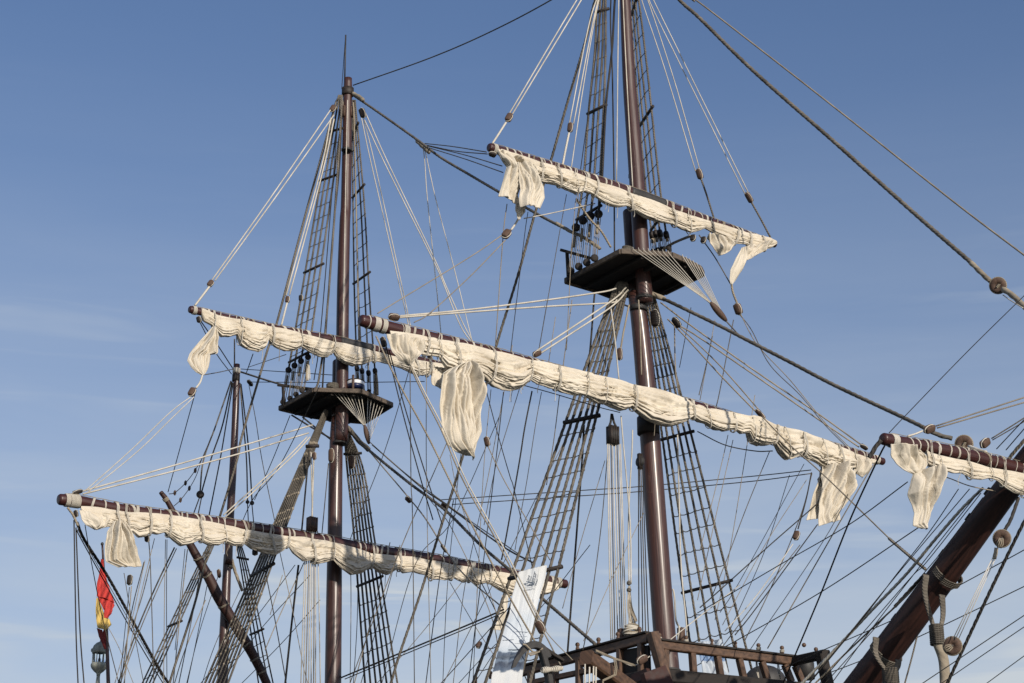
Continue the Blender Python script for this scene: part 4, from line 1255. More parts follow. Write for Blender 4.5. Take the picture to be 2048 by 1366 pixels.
rope('grey line from the fanned block end to the fore stay', [(1452, 642, 1.6), (1464, 655), (1480, 673, 1.9)], 1.4, 'grey', MISC)
rope('thin line from the loose right topsail corner to its block', [(1463, 568, .5), (1466, 585), (1474, 606, .5)], 2.2, 'tan', MISC)
rope('left thin line down right from the block under the topsail corner', [(1476, 625, .5), (1503, 660), (1540, 730), (1600, 790), (1650, 850), (1705, 905, .5)], .9, 'grey', MISC)
rope('right thin line down right from the block under the topsail corner', [(1479, 624, .5), (1515, 690), (1580, 760), (1650, 845), (1700, 896, .5)], .9, 'tan', MISC)
rope('diagonal grey line behind the highest yard right half, towards the loose corner', [(1398, 470, .3), (1430, 515), (1461, 568, .5)], 1.3, 'grey', MISC)
rope('thin pale line from the fore platform to the left sail corner', [(1048, 437, .5), (1100, 427), (1190, 407, .2)], 1.1, 'pale', MISC)
rope('knotted tan line slanting beside the fore platform deadeyes', [(1152, 397, .2), (1178, 436), (1202, 462), (1222, 495, .2)], 2.2, 'tan', MISC)
rope('tan line right of the fore platform, behind the high sail', [(1325, 500, -.2), (1350, 485), (1382, 472, -.2)], 2.4, 'tan', MISC)
rope('thin pale line right of the fore platform, behind the high sail', [(1327, 496, -.2), (1345, 485), (1380, 470, -.2)], .9, 'pale', MISC)
rope('grey rope below the fore platform, left of its ladder', [(1190, 585, -.4), (1188, 600), (1182, 680), (1176, 742, -.6)], 1.9, 'black', BACK)
rope('black rope right of the wide tan ladder, pale in its lower half', [(1168, 850, -.8), (1165, 909), (1159, 991), (1149, 1123), (1140, 1240), (1134, 1320, -1.5)], 2.0, 'black', BACK)
rope('pale dark-tipped line with a knot under the fore platform, left of the mast', [(1258, 610, .1), (1250, 650), (1247, 664), (1241, 700, .1)], 1.8, 'tan', MISC)
rope('pale line hanging down the front of the foremast below its platform', [(1277, 600, .35), (1280, 650), (1283, 750, .5)], 1.5, 'tan', MISC)
rope('pale line beside the left edge of the foremast below its platform', [(1222, 618, .1), (1230, 680), (1238, 760, .3)], 1.4, 'pale', MISC)
rope('pale line right of the foremast down to the longest yard', [(1349, 650, .1), (1351, 740), (1358, 790, .4)], 1.3, 'tan', MISC)
rope('pale line crossing the right ladder below the longest yard', [(1355, 870, .2), (1358, 990), (1362, 1130), (1372, 1240), (1376, 1300, .5)], 1.5, 'pale', MISC)

# fore yard braces and sheets, left end
rope('tan sheet from the thick yard end crossing down right to the banner block', [(752, 672, .6), (787, 747), (832, 829), (863, 887), (932, 1026), (1017, 1190), (1066, 1276), (1078, 1300, 1.5)], 1.9, 'tan', BACK)
rope('left black line hanging from the thick yard end', [(771, 687, .5), (805, 824), (842, 960), (866, 1040, .2)], 1.2, 'black', BACK)
rope('right black line hanging from the thick yard end', [(778, 700, .5), (813, 826), (855, 960), (885, 1050, .2)], 1.2, 'black', BACK)
rope('left strand of the pale sheet pair from the folded sail tip to the banner block', [(820, 732, .7), (847, 790), (884, 863), (926, 960), (1000, 1094), (1076, 1246, 1.5)], 1.5, 'tan', BACK)
rope('right strand of the pale sheet pair from the folded sail tip to the banner block', [(823, 731, .7), (852, 790), (890, 863), (932, 960), (1004, 1090), (1083, 1243, 1.5)], 1.5, 'pale', BACK)
rope('tan tail below the banner block down to the railing', [(1086, 1262, 1.6), (1098, 1284), (1121, 1330, 2.2)], 1.5, 'tan', BACK)
rope('thin tan line from the yard end down to the anchor', [(1048, 1180, 1), (1090, 1260), (1145, 1320, 2)], 1.0, 'tan', MISC)

mids = [
 [(820, 732, .4), (822, 960), (825, 1036), (829, 1380, -1)], [(853, 724, .4), (853, 960), (862, 1380, -1)],
 [(982, 779, .3), (966, 960), (945, 1380, -2)], [(1007, 784, .3), (987, 960), (935, 1380, -2)],
 [(1040, 774, .2), (1000, 903), (987, 953), (968, 1050, -2)], [(1083, 784, .2), (1071, 850), (1054, 960), (1043, 1020), (1030, 1100, -1)],
 [(1119, 790, 0), (1107, 885), (1093, 970, -1)], [(1111, 634, 0), (1097, 726, 0)], [(1095, 600, 0), (1079, 692, 0)],
 [(1144, 600, -.2), (1126, 734, 0)], [(1133, 389, .2), (1115, 488), (1081, 682), (1078, 695, .3)], [(1151, 401, .2), (1142, 520), (1133, 700, 0)],
 [(1014, 408, .3), (1006, 475), (991, 690, .3)], [(1056, 424, .3), (1049, 472), (1021, 705, .3)],
 [(1210, 921, .2), (1163, 1079), (1125, 1217, -1)], [(1215, 909, .2), (1202, 1056), (1177, 1240), (1166, 1300, .8)],
 [(1287, 1026, .1), (1222, 1161), (1187, 1240), (1167, 1282, .8)], [(1025, 690, -3), (1005, 800), (975, 960), (930, 1170), (905, 1380, -6)],
 [(907, 1000, -7), (880, 1150), (850, 1380, -8)], [(1130, 880, -2), (1000, 1140), (880, 1380, -6)],
 [(925, 880, -3), (905, 1060), (893, 1200), (885, 1380, -6)], [(700, 1366, -10), (800, 1100), (870, 940), (905, 860, -7)],
 [(760, 1380, -10), (830, 1130), (905, 1040), (1000, 830, -5)], [(905, 1380, -7), (990, 1290), (1060, 1240), (1180, 1090, -1)],
 [(870, 1380, -7), (960, 1280), (1040, 1190, -3)], [(940, 1380, -6), (1010, 1270), (1050, 1190, -3)],
 [(900, 910, -6), (920, 1000), (1000, 1250), (1030, 1380, -2)], [(860, 1000, -8), (905, 1060), (985, 1240), (1000, 1380, -3)],
 [(830, 700, -9), (770, 900), (700, 1080), (690, 1140, MS)], [(1510, 790, 0), (1460, 1100), (1430, 1240, -1)],
]
for i, p in enumerate(mids):
    rope('one of the thin lines hanging and crossing between the foremast and the middle mast', p, .75 if i % 3 else .95, ('grey', 'tan', 'tan', 'black', 'tan')[i % 5], 'thin criss-cross lines amidships', sag=.0)
rope('black line falling below the longest yard, left of the wide ladder', [(1064, 782, .2), (1049, 858), (1039, 922), (1013, 1070), (1003, 1120, -1)], 1.5, 'black', BACK)
rope('thin line crossing from the hanging sail to the dangling block', [(971, 776, .4), (998, 877), (1020, 953), (1029, 982), (1064, 1132, -.5)], .9, 'black', MISC)
rope('thin pale line down right from the block beside the hanging sail', [(976, 893, .5), (1008, 960), (1058, 1047), (1100, 1120, 0)], 1.0, 'tan', MISC)
rope('upper dark brace rising right from the foot of the middle mast', [(683, 1355, MS), (945, 1246), (1007, 1219, -4)], 1.9, 'grey', BACK)
rope('lower dark brace rising right from the foot of the middle mast', [(690, 1358, MS), (945, 1252), (1008, 1224, -4)], 1.2, 'black', BACK)
rope('upper of two nearly level lines passing behind the foremast', [(877, 1000, -8), (1160, 981), (1281, 973), (1500, 953), (1622, 940, .4)], 1.0, 'grey', MISC)
rope('lower of two nearly level lines passing behind the foremast', [(904, 1009, -8), (1157, 992), (1281, 983), (1500, 963), (1622, 947, .4)], 1.0, 'grey', MISC)

# mizzen and far left lines
rope('grey stay from the mizzen head to the small platform', [(482, 744, ZS), (559, 768), (640, 786, MS - 1)], 1.9, 'grey', STAY)
rope('upper level thin line right of the mizzen head', [(482, 738, ZS), (664, 750, MS - .6)], .8, 'black', MISC)
rope('lower level thin line right of the mizzen head', [(495, 764, ZS), (680, 765), (849, 763, -9)], .8, 'black', MISC)
rope('thin line from the loose left sail corner to the mizzen head', [(406, 750, MS + .5), (440, 744), (466, 738, ZS)], .9, 'grey', MISC)
rope('thin line rising right from the mizzen head to the upper sail', [(498, 734, ZS), (572, 709, MS)], .8, 'tan', MISC)
rope('upper black line from the upper middle yard end to the mizzen head', [(400, 640, MS + .4), (435, 690), (465, 736, ZS)], 1.1, 'black', BACK)
rope('lower black line from the upper middle yard end to the mizzen head', [(400, 645, MS + .4), (432, 706), (463, 748, ZS)], .9, 'black', BACK)
rope('thin upright wire above the mizzen head', [(469, 678, ZS), (469, 730, ZS)], 1.4, 'grey', MISC)
rope('dark short line right of the mizzen wire, under the upper sail', [(506, 708, MS), (493, 745, ZS)], .9, 'black', MISC)
rope('left tan stay falling from the mizzen head', [(462, 762, ZS), (432, 850), (407, 920), (400, 985, ZS - .2)], 1.6, 'grey', BACK)
rope('middle dark stay falling from the mizzen head', [(464, 764, ZS), (445, 850), (423, 915), (403, 985, ZS - .2)], 1.5, 'black', BACK)
rope('inner dark stay falling from the mizzen head', [(466, 766, ZS), (452, 850), (440, 920), (418, 1032, ZS - .3)], 1.3, 'black', BACK)
rope('right stay of the mizzen head, left of its pair', [(480, 766, ZS), (487, 850), (493, 920), (495, 1000, ZS - .2)], 1.4, 'grey', BACK)
rope('right stay of the mizzen head, right of its pair', [(482, 768, ZS), (492, 850), (499, 920), (504, 1002, ZS - .2)], 1.4, 'black', BACK)
rope('left lanyard line under the small black mizzen deadeyes at right', [(495, 1008, ZS - .2), (497, 1050, ZS)], 1.0, 'black', BACK)
rope('right lanyard line under the small black mizzen deadeyes at right', [(504, 1010, ZS - .2), (508, 1052, ZS)], 1.0, 'black', BACK)
rope('left lanyard line under the black deadeye left of the mizzen', [(399, 995, ZS - .2), (388, 1025, ZS)], 1.2, 'black', BACK)
rope('right lanyard line under the black deadeye left of the mizzen', [(403, 995, ZS - .2), (396, 1030, ZS)], 1.2, 'black', BACK)
rope('thin dark line from the dangling block straight down left', [(390, 787, MS + .4), (359, 900), (336, 984, ZS + .3)], .9, 'black', MISC)
rope('thin line down right from the mizzen head to the lower yard', [(498, 771, ZS), (511, 837), (524, 920), (549, 1040, MS)], .8, 'grey', MISC)
rope('thin line slanting down left between mizzen and small platform', [(580, 831, MS - .5), (545, 920), (509, 1000, ZS)], .8, 'black', MISC)
rope('thin black line left of the small platform ladder, going down left', [(640, 770, -9), (560, 930), (505, 1000), (470, 1080, ZS)], .8, 'grey', MISC)
for lab, pts in (('upper line strung with small wooden floats left of the mizzen', [(338, 988, ZS + .35), (350, 985), (371, 966), (390, 941), (410, 905), (425, 870, ZS)]),
                 ('lower line strung with small wooden floats left of the mizzen', [(348, 1012, ZS + .35), (361, 1000), (379, 976), (393, 950), (405, 915), (425, 870, ZS)])):
    rope(lab, pts, .8, 'black', MISC)
rope('left of two black lines dropping from the wound yard end', [(148, 1040, MS + .45), (152, 1260), (156, 1366), (157, 1400, MS)], 1.4, 'black', BACK)
rope('right of two black lines dropping from the wound yard end', [(152, 1055, MS + .45), (160, 1260), (168, 1366), (170, 1400, MS)], 1.4, 'black', BACK)
rope('thick black brace slanting in front of the flag', [(154, 1045, MS + .5), (169, 1080), (222, 1164), (314, 1330), (338, 1368), (360, 1402, MS - 4)], 2.9, 'black', BACK)
rope('thin black brace parallel left of the thick one over the flag', [(154, 1060, MS + .5), (166, 1085), (264, 1262), (327, 1368), (350, 1404, MS - 4)], 1.1, 'black', BACK)
rope('hairline brace between the two black braces over the flag', [(156, 1055, MS + .5), (170, 1086), (268, 1258), (332, 1368), (355, 1404, MS - 4)], .7, 'grey', BACK)
rope('frayed pale strop hanging under the wound yard end', [(135, 1015, MS + .55), (146, 1030), (156, 1052, MS + .5)], 2.4, 'tan', LIFT)
rope('thin line falling across the flag from the wound yard end', [(170, 1050, MS + .4), (182, 1120), (206, 1240), (238, 1368, MS - 2)], .9, 'grey', MISC)
rope('upper grey line slanting from the lower middle sail to bottom left', [(349, 1095, MS), (312, 1172), (275, 1258), (236, 1368, MS - 2)], 1.5, 'grey', BACK)
rope('lower grey line slanting from the lower middle sail to bottom left', [(353, 1097, MS), (318, 1172), (280, 1260), (240, 1368, MS - 2)], 1.0, 'tan', BACK)
lefts = [[(297, 1074, MS), (301, 1137), (306, 1304), (308, 1380, MS)], [(331, 1079, MS), (329, 1200), (327, 1380, MS)], [(334, 1079, MS), (333, 1200), (334, 1380, MS)],
 [(375, 1098, ZS), (364, 1195), (345, 1380, ZS)], [(370, 1098, ZS), (360, 1200), (350, 1300, ZS)], [(290, 1121, MS), (259, 1260), (226, 1380, MS)],
 [(288, 1124, MS), (262, 1230), (240, 1380, MS)], [(309, 1077, MS), (275, 1220), (245, 1380, MS)], [(248, 1146, MS + .6), (262, 1230), (290, 1380, MS)],
 [(263, 1172, MS + .6), (256, 1260), (248, 1380, MS)], [(259, 1174, MS + .6), (250, 1260), (238, 1380, MS)], [(214, 1250, MS), (240, 1300), (272, 1380, MS)],
 [(407, 1105, ZS), (385, 1230), (355, 1380, ZS)], [(437, 1150, ZS), (400, 1260), (370, 1380, ZS)], [(420, 1140, ZS), (395, 1270), (372, 1380, ZS)],
 [(411, 1200, ZS), (370, 1300), (345, 1380, ZS)], [(480, 1180, ZS), (430, 1290), (400, 1380, ZS)], [(559, 1101, MS), (585, 1220), (607, 1333), (620, 1380, MS)],
 [(530, 1140, MS), (550, 1240), (575, 1380, MS)], [(590, 1130, MS), (500, 1250), (390, 1380, ZS)], [(620, 1150, MS), (520, 1260), (430, 1380, ZS)],
 [(608, 1125, MS), (560, 1230), (530, 1300, MS)], [(640, 1200, MS), (560, 1290), (470, 1380, ZS)], [(565, 1150, MS), (540, 1230, MS)],
 [(300, 1130, ZS), (285, 1190), (262, 1262, ZS)], [(700, 1080, MS), (702, 1200), (700, 1380, MS)], [(716, 1150, MS), (714, 1250), (706, 1380, MS)],
 [(780, 1085, MS), (745, 1230), (705, 1380, MS)], [(800, 1090, -9), (755, 1250), (718, 1380, -10)], [(935, 1150, -8), (840, 1270), (742, 1380, -10)],
 [(960, 1160, -7), (1000, 1240), (1062, 1380, -2)], [(900, 1165, -8), (955, 1260), (1035, 1380, -4)]]
for i, p in enumerate(lefts):
    rope('one of the thin lines hanging and crossing below the middle lower yard', p, .75 if i % 3 else 1.0, ('grey', 'tan', 'black', 'tan')[i % 4], 'thin criss-cross lines low on the left')
rope('black rope slanting from the middle lower sail to bottom, left of the tackle', [(597, 1130, MS), (583, 1250), (569, 1380, MS - .5)], 2.1, 'black', BACK)
rope('black twisted rope from the small platform to the tackle block', [(618, 900, MS), (611, 980), (603, 1066, MS)], 1.7, 'black', BACK)
rope('grey line left of the middle mast above its lower yard', [(657, 927, MS + .2), (644, 1066, MS + .4)], 1.0, 'grey', BACK)
rope('pale rope carrying the big tackle block of the middle mast', [(628, 905, MS), (626, 960), (624, 1036, MS + .1)], 1.7, 'pale', BACK)
rope('second pale rope beside the one carrying the middle tackle block', [(622, 905, MS), (625, 1036, MS + .1)], 1.3, 'pale', BACK)
rope('thick wrapped rope falling right from the mizzen lower mast', [(463, 1118, ZS + .1), (472, 1148), (485, 1182, ZS)], 3.2, 'tan', BACK)

# bow lines, right side
BW = 'ropes running along and behind the bowsprit'
rope('thick pale twisted rope rising beside the bowsprit', [(1600, 1370, 4.4), (1672, 1297), (1746, 1218), (1813, 1148), (1871, 1078), (1925, 1016), (1966, 976, 8.9)], 3.0, 'pale', BW)
rope('second twisted tan rope just below the thick pale one', [(1622, 1375, 4.6), (1688, 1310), (1763, 1239), (1815, 1190), (1846, 1152, 6.9)], 2.0, 'tan', BW)
rope('dark served upper part of the second twisted rope', [(1790, 1213, 6.2), (1820, 1180), (1850, 1148, 7)], 3.4, 'black', BW)
rope('twisted rope at the right edge above the spritsail yard', [(2012, 925, 9.4), (2030, 902), (2060, 868, 10)], 3.6, 'tan', BW)
for i, p in enumerate([[(1917, 978, 9), (1858, 1065), (1792, 1150), (1730, 1231), (1600, 1390, 4.5)], [(1939, 978, 9), (1792, 1152), (1680, 1290), (1610, 1375, 4.5)],
          [(1962, 986, 9), (1854, 1123), (1821, 1156), (1705, 1290), (1630, 1378, 4.7)], [(1966, 995, 9), (1870, 1120), (1760, 1245), (1640, 1378, 4.8)], [(1959, 982, 9), (1850, 1120), (1740, 1262), (1655, 1378, 5)]]):
    rope('one of the thin dark lines running close beside the bowsprit', p, .95, ('black', 'grey')[i % 2], 'thin dark lines beside the bowsprit')
rope('dark rope from the spritsail yard end down left to the railing', [(1770, 890, 9.4), (1755, 920), (1700, 1040), (1639, 1194), (1568, 1362), (1550, 1400, 3)], 1.6, 'black', BW)
rope('long dark line from the furled sail end slanting down left', [(1726, 920, .6), (1639, 1003), (1540, 1090), (1440, 1180), (1400, 1215, .6)], 1.2, 'black', BW)
rope('long dark line from the spritsail down left, upper', [(1815, 964, 9.2), (1700, 1048), (1564, 1127), (1440, 1200), (1395, 1226, 1)], 1.1, 'grey', BW)
rope('long dark line from the spritsail down left, lower', [(1846, 1049, 9), (1647, 1181), (1473, 1281), (1440, 1298, 2)], 1.1, 'grey', BW)
rope('pale line from the spritsail yard end down to the railing', [(1752, 925, 5), (1730, 957), (1606, 1173), (1535, 1297, 2.5)], 1.3, 'tan', BW)
rope('dark line from the hanging sail corner down left past the ladder', [(1635, 1049, .7), (1514, 1214), (1470, 1270, .5)], 1.2, 'black', BW)
rope('thin pale line from the small hanging block down left', [(1586, 1088, .6), (1514, 1190), (1450, 1262, .5)], 1.0, 'pale', BW)
rope('short dark line from the hanging sail up to the small block', [(1623, 945, .6), (1612, 1000), (1596, 1058, .6)], 1.3, 'black', BW)
rope('long thin tan line reaching the right edge, crossing the bowsprit high', [(2070, 1086, 10), (2048, 1100), (1890, 1186), (1790, 1238), (1647, 1300), (1560, 1340, 3)], 1.1, 'grey', BW)
rope('long thin tan line reaching the right edge, crossing the bowsprit low', [(2070, 1160, 10), (2048, 1173), (1821, 1281), (1700, 1330), (1640, 1352, 3.5)], 1.1, 'tan', BW)
rope('upper of three thin lines in the bottom right corner', [(2070, 1218, 11), (2048, 1231), (1846, 1366), (1820, 1384, 8)], 1.1, 'tan', BW)
rope('middle of three thin lines in the bottom right corner', [(2070, 1241, 11), (2048, 1254), (1900, 1355), (1870, 1376, 8)], 1.0, 'tan', BW)
rope('lowest of three thin lines in the bottom right corner', [(2070, 1296, 11), (2048, 1312), (1966, 1372, 9)], 1.0, 'tan', BW)
rights = [[(1539, 903, 0), (1495, 1010), (1452, 1123), (1425, 1190, 0)], [(1456, 870, 0), (1440, 941), (1400, 1100, 0)], [(1608, 928, .4), (1481, 1160), (1440, 1225, .3)],
          [(1624, 947, .4), (1601, 1032), (1540, 1180), (1490, 1280, .6)], [(1613, 960, .4), (1530, 1090), (1445, 1250, .3)], [(1579, 950, 0), (1530, 1100), (1460, 1260, .3)],
          [(1600, 1090, .6), (1530, 1180), (1440, 1300, .8)], [(1430, 640, 0), (1400, 800, 0)], [(1382, 615, 0), (1359, 735, 0)], [(1467, 640, 0), (1440, 780), (1432, 815, .3)],
          [(1466, 880, 0), (1430, 1040), (1395, 1200, 0)], [(1720, 930, .6), (1660, 1060), (1500, 1300, 2)], [(1425, 672, 0), (1410, 740), (1398, 790, .3)]]
for i, p in enumerate(rights):
    rope('one of the thin lines falling to the bow railing right of the foremast', p, .75 if i % 3 else 1.0, ('grey', 'tan', 'black')[i % 3], 'thin lines right of the foremast')
rope('slack black foot line under the right half of the longest yard', [(1395, 863, .3), (1450, 890), (1510, 902), (1545, 902, .4)], 1.2, 'black', MISC)
rope('slack black foot line under the left half of the longest yard', [(1045, 770, .3), (1100, 785), (1150, 800), (1200, 815), (1240, 825, .4)], 1.0, 'black', MISC)
rope('slack foot line under the spritsail yard', [(1876, 950, 9.5), (1900, 957), (1940, 972), (1990, 982, 9.5)], 1.2, 'tan', MISC)
rope('upper pale lift line of the spritsail yard from the right edge', [(2080, 783, 10.5), (2048, 795), (1872, 852, 9.6)], 1.5, 'tan', LIFT)
rope('lower pale lift line of the spritsail yard from the right edge', [(2080, 797, 10.5), (2048, 805), (1874, 856, 9.6)], 1.5, 'tan', LIFT)
rope('pale strop from the spritsail block to its yard', [(1845, 862, 9.6), (1830, 868), (1816, 872, 9.6)], 1.9, 'pale', LIFT)
rope('left line of the second spritsail lift at the right edge', [(2080, 812, 10.5), (2048, 836), (1983, 877, 9.6)], 1.5, 'tan', LIFT)
rope('right line of the second spritsail lift at the right edge', [(2080, 820, 10.5), (2048, 843), (1985, 880, 9.6)], 1.3, 'tan', LIFT)
rope('upper black line above the spritsail yard at the right edge', [(2070, 818, 10.5), (2040, 848), (1993, 898, 9.6)], 1.1, 'black', LIFT)
rope('lower black line above the spritsail yard at the right edge', [(2070, 832, 10.5), (2048, 858), (2012, 900, 9.6)], 1.1, 'black', LIFT)
rope('black strop hanging from the left end of the spritsail yard', [(1762, 880, 9.6), (1750, 896), (1738, 916, 9.4)], 4.6, 'black', LIFT)
rope('dark strop above the round hanging block under the spritsail', [(2037, 996, 9.6), (2025, 1030), (2018, 1046), (2008, 1062, 9.6)], 3.6, 'black', LIFT)
rope('thick black twisted rope crossing the bottom right corner', [(2070, 1005, 10.5), (2048, 1044), (1979, 1185), (1900, 1355), (1885, 1390, 8)], 3.4, 'black', BW)
rope('tan rope under the bowsprit to the bottom edge', [(1838, 1256, 6.8), (1825, 1310), (1806, 1380, 6.4)], 1.7, 'grey', BW)
for i, (a, b) in enumerate(((1987, 1906), (1990, 1911), (1993, 1917))):
    rope(('left', 'middle', 'right')[i] + ' line of the tackle between the two round blocks', [(a, 1112, 9.5), (b, 1278, 8.8)], 1.0, 'pale', 'lines between the round bow blocks')
rope('seized lashing under the round hanging block', [(1993, 1096, 9.55), (1991, 1106), (1989, 1118, 9.5)], 4.2, 'tan', LIFT)

# ------------------------------------------------------------------ pulley blocks
PB = 'wooden pulley blocks in the rigging'
def pb(label, x, y, s, dx, dy, L, W, **k): pulley(label, x, y, s, dx, dy, L, W, **k)
pb('small brown block left of the middle mast head', 666, 217, MS, -6, 10, 16, 10)
pb('small dark block right of the middle mast head', 725, 226, MS, 4, 12, 19, 11, mat='blockd')
pb('block above the left end of the upper middle yard', 421, 567, MS + .38, -8, 10, 15, 10)
pb('small tan block beside the grey backstay, left of the middle mast', 575, 599, MS + .2, -1, 8, 14, 8)
pb('tiny dark block hanging on the left ladder of the middle mast', 602, 596, MS - .2, 0, 8, 12, 8, mat='blockd')
pb('tan block dangling from the torn left corner of the upper middle sail', 384, 784, MS + .6, -5, 9, 19, 12)
pb('dark block hanging under the left end of the upper middle yard', 398, 639, MS + .4, 2, 9, 12, 9, mat='blockd')
pb('block above the left end of the highest yard', 1018, 235, .4, -5, 9, 20, 12)
pb('dark block on the second lift of the highest yard', 1140.5, 255, .4, -1, 9, 21, 10)
pb('inner block right of the fore topmast', 1399, 348, .4, 3, 10, 21, 11)
pb('outer block right of the fore topmast', 1498, 395, .4, 5, 9, 22, 10)
pb('block hanging from the left loose corner of the highest sail', 1013, 468, .4, -7, 8, 22, 14)
pb('black block under the left end of the highest yard', 985, 308, .42, 8, 3, 15, 11, mat='blockd')
pb('upper of two black blocks under the right of the highest sail', 1386, 476, .5, -2, 8, 14, 10, mat='blockd')
pb('lower of two black blocks under the right of the highest sail', 1407, 480, .5, -2, 8, 14, 10, mat='blockd')
pb('block on the thin line under the right topsail corner', 1476, 618, .5, 3, 9, 22, 14)
pb('long block lying on the lift at the thick left yard end', 788, 634, .5, 10, 1, 23, 13)
pb('block on the lift at the middle of the left half of the longest yard', 1074, 707, .5, 8, -4, 20, 11)
pb('pale-roped block hanging under the foremast platform', 1239.5, 708, .1, 0, 9, 25, 10)
pb('dark block right of the foremast under its platform', 1353, 645, .3, 5, 7, 22, 12, mat='blockd')
pb('long thin block at the end of the steep tan pair on the right yard', 1521, 829, .6, 7, 8, 26, 9)
pb('small dark block at the far right end of the longest yard', 1728, 894, .6, 8, 5, 18, 8, mat='blockd')
pb('small block beside the torn hanging sail', 974, 883, .6, 2, 9, 19, 10)
pb('block under the right hanging sail corner', 1593, 1071, .6, -3, 9, 20, 11)
pb('pale-tailed block beside the banner', 1081, 1254, 1.5, 4, 8, 26, 15)
pb('dark block low in the ladder left of the banner', 958, 1290, -.6, -4, 7, 15, 9)
pb('black block hanging below the bag of sail at left', 259.5, 1160, MS + .6, -1, 9, 20, 10, mat='blockd')
pb('black block under the left part of the lower middle sail', 294, 1077, MS + .4, 1, 8, 13, 9, mat='blockd')
pb('small dark block under the lower middle sail, by the dense ladder', 510, 1105, MS + .4, 0, 6, 11, 10, mat='blockd')
pb('small tan block beside the mizzen mast low', 438, 1147, ZS + .2, 1, 8, 16, 7)
pb('tan block on the main stay, left of the upper level line', 817, 999, MS + 3, 6, 6, 14, 9)
pb('dark block on the doubled line by the main stay', 890, 1011, MS + 4, 8, 4, 16, 9)
pb('thin block low on the main stay lines', 888, 1097, MS + 4, 5, 7, 18, 6)
pb('block lying on the left yard end lift of the lower middle yard', 155, 984, MS + .5, 10, -3, 22, 8, mat='blockd')
pb('dark block under the wound yard end', 152, 1027, MS + .5, 1, 7, 13, 8, mat='blockd')
pb('red-brown block just under the small platform, right of the mast', 704, 924, MS + .2, 0, 9, 26, 12)
pb('tan block under the small platform, left of the mast', 629, 912, MS + .2, 0, 9, 15, 7)
pb('wooden block against the left side of the middle mast', 663, 911, MS + .3, 0, 9, 27, 11)
pb('dark block under the small platform beside the thick yard end', 860, 715, MS + .3, 2, 7, 11, 9, mat='blockd')
pb('dark block hanging under the thick yard end', 767, 684, .5, 2, 8, 20, 10, mat='blockd')
pb('dark wooden block right of the foremast, hung under the platform', 1311, 637, .2, 1, 9, 34, 17, mat='blockd')
pb('long block standing on the spritsail yard lift', 1859, 858, 9.6, 10, -4, 28, 15)
pb('second block on the spritsail yard lift at the right edge', 1970, 886, 9.6, 8, -7, 26, 15)
pb('tiny block right of the mizzen head', 500, 766, ZS, 5, 6, 14, 7, mat='blockd')
pb('block resting on the railing beside the cathead', 1284, 1319, 2.9, 9, -5, 26, 14)
for i, (x, y) in enumerate(((349.7, 985.7), (371, 966), (390.5, 941), (378.7, 976.5), (361, 1000))):
    p = S(x, y, ZS + .2)
    g = Geo(); g.add(*ball(p, R(p, 3), 8, 7, 1, 1, 1.9)); g.uv = [(q.x, q.z) for q in g.v]
    o = g.build('rope_float', M['block'])
    tag(o, ('lowest left of the small wooden floats on the upper line by the mizzen', 'middle small wooden float on the upper line by the mizzen', 'highest small wooden float, on the upper line by the mizzen',
            'upper small wooden float on the lower line by the mizzen', 'lower small wooden float on the lower line by the mizzen')[i], 'float', 'small wooden floats by the mizzen')
for x, y, lab, r in ((400.5, 989, 'black deadeye left of the mizzen mast', 8), (495, 1004, 'left small black deadeye right of the mizzen mast', 4), (504, 1006, 'right small black deadeye right of the mizzen mast', 4.6)):
    p = S(x, y, ZS - .2); g = Geo(); deadeye_geo(g, p, A + B * .4, R(p, r)); o = g.build('deadeye', M['blockd']); tag(o, lab, 'deadeye', 'deadeyes by the mizzen')

# big round blocks at the bow
def heart(label, x, y, s, px, dx, dy, mat='block'):
    c = S(x, y, s); r = R(c, px)
    ax = (-(c - CAM).normalized() + B * .25).normalized()
    root = empty('round_block', c, label, 'round block', 'big round blocks at the bow')
    g = Geo(); g.add(*lathe(c, ax, [(r * .25, -r * .26), (r * .72, -r * .27), (r * .90, -r * .20), (r * .96, -r * .10), (r * .82, 0), (r * .96, r * .10), (r * .90, r * .20), (r * .72, r * .27), (r * .34, r * .29), (r * .29, r * .22), (r * .1, r * .22)], 28)); g.build('shell', M[mat], root)
    side = ax.orthogonal().normalized(); up = ax.cross(side)
    g = Geo()
    for off in (-.07, .07):
        g.add(*tube([c + ax * r * off + (side * math.cos(t) + up * math.sin(t)) * r * .97 for t in [2 * math.pi * k / 28 for k in range(28)]], r * .085, 6, closed=True))
    g.build('strop', M['tan'], root)
    g = Geo(); g.add(*lathe(c, ax, [(r * .15, r * .14), (r * .15, r * .3), (r * .05, r * .33)], 12)); g.build('pin', M['iron'], root)
    a = (S(x + dx, y + dy, s) - c).normalized(); wv = a.cross(ax).normalized()
    g = Geo()
    for k in (-.35, -.12, .12, .35):
        g.add(*tube([c + wv * r * k * .5 + ax * r * .45, c + a * r * .8 + wv * r * k + ax * r * .3, c + a * r * 1.35 + wv * r * k * .5], r * .07, 5))
    g.build('lashing', M['tan'], root)
heart('round block on the thick stay at the right edge of the sky', 1996, 571, 8.7, 17, 10, 8)
heart('round block behind the spritsail yard', 1928, 888, 8.2, 18, 10, 6)
heart('upper round block hanging under the spritsail yard', 2004, 1077, 9.6, 18, -3, 10)
heart('lower round block in front of the bowsprit strap post', 1905, 1292, 8.7, 19, -6, 3)
rope('thick pale served rope from the round block off the right edge', [(2006, 578, 8.8), (2024, 590), (2046, 610), (2090, 650), (2188, 742, st(bs[-1])[0])], 6.0, 'tan', STAY)
rope('thin pale lashing beneath the served rope at the right edge', [(2006, 590, 8.8), (2020, 600), (2046, 616, 9.4)], 1.2, 'pale', STAY)
rope('pale lashing joining the spritsail round block to the yard', [(1938, 893, 8.5), (1955, 900), (1972, 905, 9)], 4.0, 'pale', STAY)

